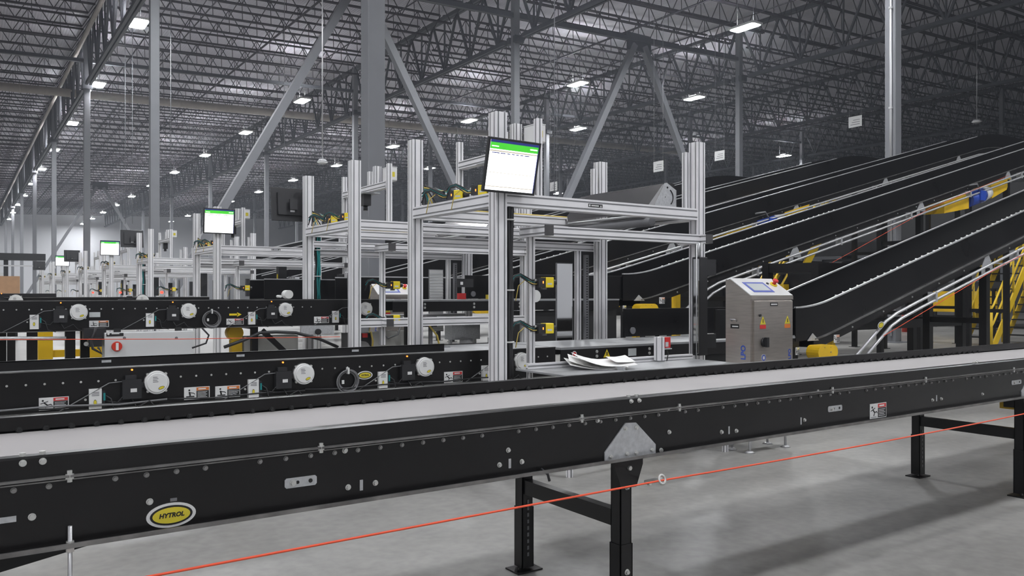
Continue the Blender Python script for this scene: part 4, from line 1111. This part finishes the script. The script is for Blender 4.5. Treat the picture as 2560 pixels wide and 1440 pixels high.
    # yellow chain guard at the foot
    if k < 4:
        x, y, z = xb-.02, yn-.04, zb-H-.13
        a = []
        for i in range(9): t = math.pi/2+math.pi*i/8; a.append((x-.10+.085*math.cos(t), y, z+.085*math.sin(t)))
        for i in range(9): t = -math.pi/2+math.pi*i/8; a.append((x+.12+.085*math.cos(t), y, z+.085*math.sin(t)))
        d_ = MB('yellow').prism(a, (0,-.17,0)); d_.use('boltdark').cyl((x+.06,y-.17,z),(x+.06,y-.175,z),.008,n=8)
        for i in range(5): d_.cyl((x-.12+.06*i,y-.17,z+(.06 if i % 2 else -.06)),(x-.12+.06*i,y-.174,z+(.06 if i % 2 else -.06)),.005,n=6)
        d_.build('chain_guard', r)
        sticker(r, (x-.34,yn-.005,z-.03), .07, .09, 'logoyellow', 'bin')
        m = MB('galv').prism([(x-.12,yn-.02,zb-H+.0),(x-.02,yn-.02,zb-H+.09),(x+.10,yn-.02,zb-H+.0)], (0,.012,0)); m.build('joint_plate', r)
        xx = x+.42; sticker(r, (xx, yn-.006, ztop(xx)-H-.15), .12, .10, 'orange', 'fall')
        p = V(x+1.25, yn-.13, ztop(x+1.25)-.58); emblem(r, p, .07, .045, None, .25)
    # centre drive with a blue motor
    if k in (1, 2, 3):
        xm = (0, 19.0, 15.6, 13.2)[k]; zm = ztop(xm)-H-(.36, .34, .26, .28)[k]; ym = yn-.02
        u = V(1,0,s).normalized()
        d_ = MB('yellow').prism([(xm-1.5,ym,ztop(xm-1.5)-H-.18),(xm-.45,ym,ztop(xm-.45)-H-.18),(xm-.45,ym,ztop(xm-.45)-H-.52),(xm-1.5,ym,ztop(xm-1.5)-H-.42)], (0,.5,0)).build('drive_frame', r)
        p = V(xm,ym+.08,zm)
        MB('blue').cyl(p-u*.42, p+u*.22, .17, n=22).box(p+V(-.16,-.2,-.1),p+V(.06,-.12,.12)).build('motor', d_)
        MB('white').cyl(p+u*.22, p+u*.55, .18, .14, 22).build('fan_cover', d_)
        MB('yellow').prism([(xm+.55,ym,zm+.3),(xm+1.5,ym,zm+.55),(xm+1.3,ym,zm+.25),(xm+.6,ym,zm+.0)], (0,.4,0)).build('guard', d_)
        MB('greycable').tube([p+V(-.1,-.15,.1), p+V(-.3,-.18,.25), p+V(-.6,-.15,.2)], .02, 7).build('cable', d_)
    # red pull cord
    if k < 2:
        pts = [(xb+1.15,yn-.22,ztop(xb+1.15)-.69),(xb+4.2,yn-.22,ztop(xb+4.2)-.58),(xc-5,yn-.22,ztop(xc-5)-.58)]
        if k == 1: pts = [(10.6,yn-.2,1.12),(13.5,yn-.2,2.14),(16.6,yn-.2,3.24),(20,yn-.2,4.2)]
        tag(MB('cord').tube(pts, .0045, 6).build('pull_cord'), 'thin red pull cord strung under the %s inclined conveyor' % NAMES[k], 'cord')
        for x in ((xb+4.4, xb+8) if k == 0 else ()):
            MB('galv').bar((x,yn-.23,ztop(x)-.59),(x,yn-.0,ztop(x)-H-.15),.02,.02).build('cord_bracket', r)
    return r
incs = [incline(k) for k in range(10)]
# top sections where the conveyors level out
# ------------------------------------------------------------------ yellow crossover stairs and guards
def stair(x, y, w, z1, label, run=None):
    r = thing('crossover_stair', label, 'stairs', (x, y, 0), 'yellow crossover stairs')
    run = run or z1*.85; n = int(z1/.22); sl = z1/run
    for yy in (y-w/2, y+w/2):
        m = MB('rail').prism([(x,yy-.02,0),(x+.28,yy-.02,0),(x+run+.28,yy-.02,z1),(x+run,yy-.02,z1+.05)], (0,.04,0)); m.build('stringer', r)
        m = MB('rail')
        for dz in (.52, 1.02): m.tube([(x-.05,yy,dz),(x+.1,yy,dz+.12),(x+run,yy,z1+dz),(x+run+1.2,yy,z1+dz)], .028, 8)
        for j in range(5):
            xx = x+run*j/4; m.tube([(xx,yy,sl*(xx-x)),(xx,yy,sl*(xx-x)+1.02)], .028, 8)
        m.tube([(x-.05,yy,.0),(x-.05,yy,1.02)], .03, 8); m.build('handrail', r)
    m = MB('blackmatte')
    for j in range(n):
        xx = x+.1+run*j/n; m.box((xx,y-w/2+.02,.2+z1*j/n),(xx+.27,y+w/2-.02,.235+z1*j/n))
    m.build('treads', r)
    MB('rail').box((x+run,y-w/2,z1-.12),(x+run+1.2,y+w/2,z1)).build('landing', r)
    return r
stair(24.0, 12.2-.65, .8, 3.0, 'yellow crossover stair under the second inclined conveyor, before the yellow guard panel')
stair(26.1, 11.3, 1.0, 3.2, 'larger yellow crossover stair with black treads at the edge of the view')
stair(17.2, 14.2, .8, 3.6, 'yellow crossover stair seen under the third inclined conveyor')
def guard_panel(p, L, z0, z1, label):
    r = thing('machine_guard', label, 'guard', (p[0], p[1], 0))
    MB('yellow').box((p[0]-.02,p[1]-L/2,z0),(p[0]+.02,p[1]+L/2,z1)).build('panel', r)
    m = MB('white').box((p[0]-.026,p[1]-.35,z0+.15),(p[0]-.02,p[1]+.1,z1-.1)); m.use('grey').box((p[0]-.028,p[1]-.3,z0+.22),(p[0]-.026,p[1]+.05,z0+.30)); m.build('notice', r)
    for y in (p[1]-L/2+.1, p[1]+L/2-.1): MB('black').box((p[0]-.05,y-.05,0),(p[0]+.05,y+.05,z1+.05)).build('post', r)
    MB('black').box((p[0]-.03,p[1]-L/2,z0-.2),(p[0]+.03,p[1]+L/2,z0-.12)).build('rail', r)
p = PY(2395, 745, 14.6)
guard_panel((p.x, 14.6), 2.6, .82, 1.55, 'wide yellow guard panel with a notice, standing behind the first yellow stair')
def yellow_post(px, py, Y, w, h_, label, tilt=0):
    p = PY(px, py, Y); r = thing('safety_post', label, 'post', (p.x, p.y, 0), None)
    MB('yellow').box((p.x-w/2,p.y-w/2,.02),(p.x+w/2,p.y+w/2,h_)).build('post', r)
    MB('yellow').box((p.x-w,p.y-w,0),(p.x+w,p.y+w,.02)).build('base_plate', r)
    MB('yellow').prism([(p.x-w/2,p.y,h_-.45),(p.x-w/2-.4,p.y,h_-.75),(p.x-w/2-.4,p.y,h_-.55),(p.x-w/2,p.y,h_-.05)], (0,w*.6,0)).build('arm', r)
yellow_post(1958, 700, 8.1, .12, 1.62, 'yellow post with a slanting arm just behind the stainless cabinet')
yellow_post(2078, 670, 8.2, .09, 1.95, 'taller yellow post between the first and second inclined conveyors')
yellow_post(1690, 610, 11.2, .12, 2.15, 'yellow post seen through the front gantry below the third inclined conveyor')
yellow_post(1590, 640, 11.1, .10, 1.95, 'thin yellow post seen through the front gantry beside the round white cap')
# black machine bodies and steelwork between the lines
def frame_unit(x, y, w, d_, h_, label):
    r = thing('steel_frame', label, 'frame', (x+w/2, y+d_/2, 0))
    for xx in (x, x+w):
        for yy in (y, y+d_): MB('black').box((xx-.06,yy-.06,0),(xx+.06,yy+.06,h_)).build('post', r)
    for z in (h_-.08, h_*.5):
        for yy in (y, y+d_): MB('black').box((x,yy-.05,z-.07),(x+w,yy+.05,z+.07)).build('beam', r)
        for xx in (x, x+w): MB('black').box((xx-.05,y,z-.07),(xx+.05,y+d_,z+.07)).build('beam', r)
    return r
frame_unit(10.6, 7.4, 4.2, .9, 1.95, 'black steel frame standing between the first and second inclined conveyors')
frame_unit(29.0, 9.0, 5.0, 2.5, 3.4, 'black steel frame behind the larger yellow stair')
frame_unit(14.0, 17.4, 7.0, .7, 2.6, 'black steel frame between the fourth and fifth inclined conveyors')
for x, y, label in ((10.9, 7.5, 'black machine cabinet with a pale label inside the steel frame'), (12.5, 7.5, 'second black machine cabinet inside the steel frame')):
    r = thing('machine_cabinet', label, 'cabinet', (x+.6, y+.35, 0))
    MB('plastic').box((x,y,1.32),(x+1.2,y+.65,1.85)).build('body', r)
    MB('lcd').rect((x+.2,y,1.55),(.16,0,0),(0,0,.16),EX).build('label_plate', r)
    MB('grey').box((x+.5,y+.1,1.85),(x+.9,y+.5,1.93)).build('top_box', r)
# fire extinguisher by the legs
p = PZ(2262, 800, .0); p = PY(2262, 795, 17.0)
r = thing('fire_extinguisher', 'small red fire extinguisher standing among the black legs under the incline', 'extinguisher', (p.x, p.y, .9))
r.location.z = 0
MB('red').cyl((p.x,p.y,0),(p.x,p.y,.62),.11,n=16).cyl((p.x,p.y,.62),(p.x,p.y,.72),.11,.03,16).build('bottle', r)
MB('plastic').box((p.x-.02,p.y-.10,.72),(p.x+.02,p.y+.06,.80)).build('handle', r)

# dark chute modules and the sorter the inclines feed
def chute(x, y, w, d_, h_, label):
    r = thing('chute_module', label, 'machine', (x+w/2, y+d_/2, 0), 'black machine modules under the inclines')
    for xx in (x, x+w):
        for yy in (y, y+d_): MB('black').box((xx-.05,yy-.05,0),(xx+.05,yy+.05,h_)).build('post', r)
    MB('blackmatte').box((x,y+.03,.75),(x+w,y+d_-.03,h_*.62)).build('body', r)
    MB('black').box((x-.05,y-.04,h_-.12),(x+w+.05,y+d_+.04,h_)).build('top_rail', r)
    m = MB('grey').box((x+.3,y+.024,h_*.5),(x+.9,y+.03,h_*.58)); m.build('label_strip', r)
    return r
cn = 0
for k, yy in ((4, 19.9),):
    for j in range(4 if k < 3 else 3):
        x = 19.2+j*3.4-.6*k; 
        if k == 1 and j > 1: continue
        if k == 2 and j == 1: continue
        chute(x, yy, 2.8, .95, 2.55+.5*j, '%s black machine module between the %s and %s inclined conveyors' % (ORD[j], NAMES[k], NAMES[k+1]))
so = thing('sorter', 'long dark sorting line high up where the inclined conveyors end', 'conveyor', (37, 18, 0))
MB('blackmatte').box((35.5,2,3.5),(38.5,48,6.0)).build('sorter_bed', so)
MB('black').box((35.2,2,3.3),(35.5,48,3.9)).build('side_beam', so)
for y in (3, 10, 17, 24, 31, 38): MB('black').box((36.6,y-.15,0),(37.0,y+.15,3.5)).build('leg', so)
for j in range(7):
    y = 3.5+j*5.6
    chute(35.6, y, 2.4, 4.2, 3.15, '%s black machine module below the high sorting line' % ORD[j])
# ================================================================== things below and around the raised conveyor
def bollard(px, Y, w, h_, label):
    p = PY(px, 850, Y); r = thing('guard_bollard', label, 'guard', (p.x, Y, 0))
    MB('yellow').box((p.x-w/2,Y-.06,.0),(p.x+w/2,Y+.06,h_)).build('post', r)
    MB('yellow').box((p.x+w/2,Y-.04,h_*.70),(p.x+w/2+.5,Y+.04,h_*.78)).build('rail', r)
    MB('yellow').box((p.x+w/2,Y-.04,h_*.40),(p.x+w/2+.5,Y+.04,h_*.48)).build('rail', r)
bollard(113, 11.0, .15, 1.03, 'wide yellow guard post under the raised conveyor, away from the white switch box')
bollard(242, 10.9, .16, 1.0, 'narrow yellow guard post beside the white switch box')
def jbox(px0, py0, px1, py1, Y, mt, label):
    a = PY(px0, py1, Y); q = PY(px1, py0, Y)
    r = thing('junction_box', label, 'box', ((a.x+q.x)/2, Y, 0))
    MB(mt).box((a.x,Y,max(.05,a.z)),(q.x,Y+.2,q.z)).build('box_body', r)
    for x in (a.x+.03, q.x-.03): MB('galv').box((x-.02,Y+.08,0),(x+.02,Y+.12,max(.05,a.z))).build('post', r)
jbox(610, 838, 745, 895, 9.3, 'cream', 'grey junction box below the raised conveyor, next to the slanting black strut')
jbox(930, 828, 1010, 880, 9.4, 'cream', 'beige junction box under the second gantry, beside the front gantry post')
jbox(1130, 806, 1200, 850, 9.6, 'galv', 'grey metal box below the bed of the second gantry, beside the big corner post')
jbox(1010, 826, 1022, 880, 9.5, 'cream', 'narrow beige box under the second gantry')
p = PY(590, 850, 9.3)
t = thing('drive_motor', 'small yellow drive motor below the raised conveyor', 'motor', (p.x, 9.3, 0))
MB('yellow').cyl((p.x,9.3,1.03),(p.x,9.45,1.03),.085,n=18).box((p.x-.05,9.3,.5),(p.x+.07,9.4,.95)).build('gear_housing', t); MB('black').box((p.x-.06,9.3,0),(p.x+.06,9.4,.5)).build('stand', t)
p = PY(795, 829, 9.05)
m = MB('galv').box((p.x-.2,9.06,1.0),(p.x+.2,9.09,1.10)); m.use('plastic').cyl((p.x,9.06,1.03),(p.x,9.03,1.03),.035,n=14)
tag(m.build('pivot_bracket'), 'galvanised bracket with a black pivot under the raised conveyor', 'bracket')
p0 = PY(655, 826, 9.1); p1 = PY(712, 880, 9.1)
tag(MB('black').bar(p0, p1, .03, .06).build('diagonal_strut'), 'perforated black strut slanting down in front of the grey junction box', 'strut')
pts = [PY(x, y, 9.0) for x, y in ((560,868),(610,850),(650,832),(690,830),(740,832),(800,848),(845,868))]
tag(MB('cable').tube(pts, .018, 8).build('cable'), 'thick black cable arching under the raised conveyor', 'cable')
pts = [PY(x, y, 8.8) for x, y in ((505,820),(522,838),(515,858),(480,870))]
tag(MB('cable').tube(pts, .010, 6).build('cable'), 'thin black cable curling down beside the white switch box', 'cable')
pts = [PY(x, y, 8.85) for x, y in ((240,818),(236,835),(228,850),(232,872),(255,884),(245,868))]
tag(MB('cable').tube(pts, .014, 6).build('cable'), 'black cable looping down on the far side of the white switch box', 'cable')
t = thing('cable_clamp', 'black bracket clutching cables above the corner of the white switch box', 'bracket', PY(230, 822, 9.0))
p = PY(236, 824, 9.0); MB('plastic').box((p.x-.10,8.95,1.02),(p.x+.10,9.1,1.13)).box((p.x-.06,8.92,.95),(p.x+.06,9.05,1.04)).build('clamp_body', t)
MB('bolt').cyl((p.x-.08,8.95,.98),(p.x-.08,8.93,.98),.022,n=8).build('bolt', t)
# tangle of machinery in the gap between the first and second gantries
p = PY(905, 840, 9.0)
m = MB('plastic').box((p.x-.16,9.0,.62),(p.x+.12,9.25,1.0)); m.use('boltdark').cyl((p.x-.02,9.0,.82),(p.x-.02,8.92,.82),.09,n=16); m.use('signalred').box((p.x+.0,8.97,.95),(p.x+.06,9.0,1.0)); m.use('yellowcable').tube([(p.x+.10,8.97,1.02),(p.x+.12,8.95,.9),(p.x+.1,8.96,.75)],.012,6)
m.use('black').box((p.x-.14,9.05,0),(p.x-.06,9.15,.62)).box((p.x+.02,9.05,0),(p.x+.1,9.15,.62))
tag(m.build('air_valve'), 'dark air valve with yellow tubing beside the second gantry post', 'valve')
p = PY(1080, 808, 8.9)
m = MB('plastic').box((p.x-.09,8.9,1.06),(p.x+.07,8.98,1.19)); m.use('yellowcable').tube([(p.x-.05,8.88,1.08),(p.x+.06,8.88,.95),(p.x+.14,8.9,.7)],.012,6); m.use('grey').box((p.x-.02,8.92,.0),(p.x+.02,8.96,1.06))
tag(m.build('valve_block'), 'small black valve block with a pale yellow hose under the second gantry', 'valve')
pts = [PY(x, y, Y3-.05) for x, y in ((958,812),(952,830),(970,846),(995,836),(1000,818))]
tag(MB('greycable').tube(pts, .012, 6).build('hose'), 'grey hose loop hanging under the low rail of the second gantry', 'hose')
for n_, (px, y0) in enumerate(((1165, 9.5), (1235, 9.5))):
    p = PY(px, 840, y0)
    m = MB('galv').cyl((p.x,y0,0),(p.x,y0,.78),.05,n=14).cyl((p.x,y0,.78),(p.x,y0,.86),.09,n=14)
    tag(m.build('air_cylinder'), ('upright metal cylinder below the second gantry bed' if n_ == 0 else 'upright metal cylinder hidden behind the big corner post'), 'cylinder')
# distant overhead conveyor crossing before the far wall
oc = thing('overhead_conveyor', 'dark overhead conveyor crossing high before the far wall', 'conveyor', (2, 74, 0))
za = HC+(733-645)*(74/1.14)/2020
MB('blackmatte').box((-14,73.6,za-.25),(PY(113,645,74).x,74.6,za+.28)).build('side_channel', oc)
MB('bright').box((-14,73.5,za-.75),(PY(113,645,74).x,73.55,za-.65)).build('guide_rail', oc)
for x in (-8, -2, 3.0): MB('blackmatte').box((x-.15,73.9,0),(x+.15,74.2,za-.25)).build('leg', oc)
# dock door shapes on the far wall
for n_ in range(7):
    x = -6+9*n_
    m = MB('boxwhite').box((x,YMAX-.06,0),(x+4,YMAX,5.2))
    for q in range(6): m.box((x-.1,YMAX-.08,q*.9),(x+4.1,YMAX-.06,q*.9+.05))
    m_ = m.build('door_%d' % (n_+1)); m_['kind'] = 'structure'; m_['label'] = 'pale dock door in the far wall'; m_['category'] = 'door'

# more black legs and a rail under the raised conveyors
for par, px, Y in ((c3, 80, Y3+.05), (c3, 175, Y3+.05), (c3, 212, Y3+.88), (c4, 28, Y4+.05), (c4, 6, Y4+.88)):
    p = PY(px, 850, Y); zt_ = 1.1 if par is c3 else 1.16
    MB('black').box((p.x-.045,Y-.03,.012),(p.x+.045,Y+.03,zt_)).build('leg', par)
    MB('black').box((p.x-.1,Y-.07,0),(p.x+.1,Y+.07,.012)).build('foot_plate', par)
a = PY(-30, 846, Y3-.05); b_ = PY(165, 846, Y3-.05)
MB('galv').tube([a, b_], .018, 8).build('side_pipe', c3)
# ================================================================== view and light
scn.view_settings.view_transform = 'Standard'; scn.view_settings.look = 'None'
scn.view_settings.gamma = 1; scn.view_settings.use_curve_mapping = False
scn.view_settings.exposure = 0.3
w = bpy.data.worlds.new('world'); scn.world = w; w.use_nodes = True
w.node_tree.nodes['Background'].inputs[0].default_value = (0.02, 0.02, 0.022, 1)
w.node_tree.nodes['Background'].inputs[1].default_value = 1.0
scn.cycles.max_bounces = 6; scn.cycles.diffuse_bounces = 3; scn.cycles.glossy_bounces = 3
scn.cycles.use_denoising = True
scn.cycles.use_adaptive_sampling = True

# thin dust haze filling the hall
nt = w.node_tree
vs = nt.nodes.new('ShaderNodeVolumeScatter'); vs.inputs['Color'].default_value = (0.84, 0.90, 1.0, 1); vs.inputs['Density'].default_value = 0.0009; vs.inputs['Anisotropy'].default_value = 0.2
nt.links.new(vs.outputs[0], nt.nodes['World Output'].inputs['Volume'])
scn.cycles.adaptive_threshold = 0.04
scn.cycles.use_light_tree = False
for m in MATS.values():
    if m.name not in ('lamp', 'uplight'): m.cycles.emission_sampling = 'NONE'
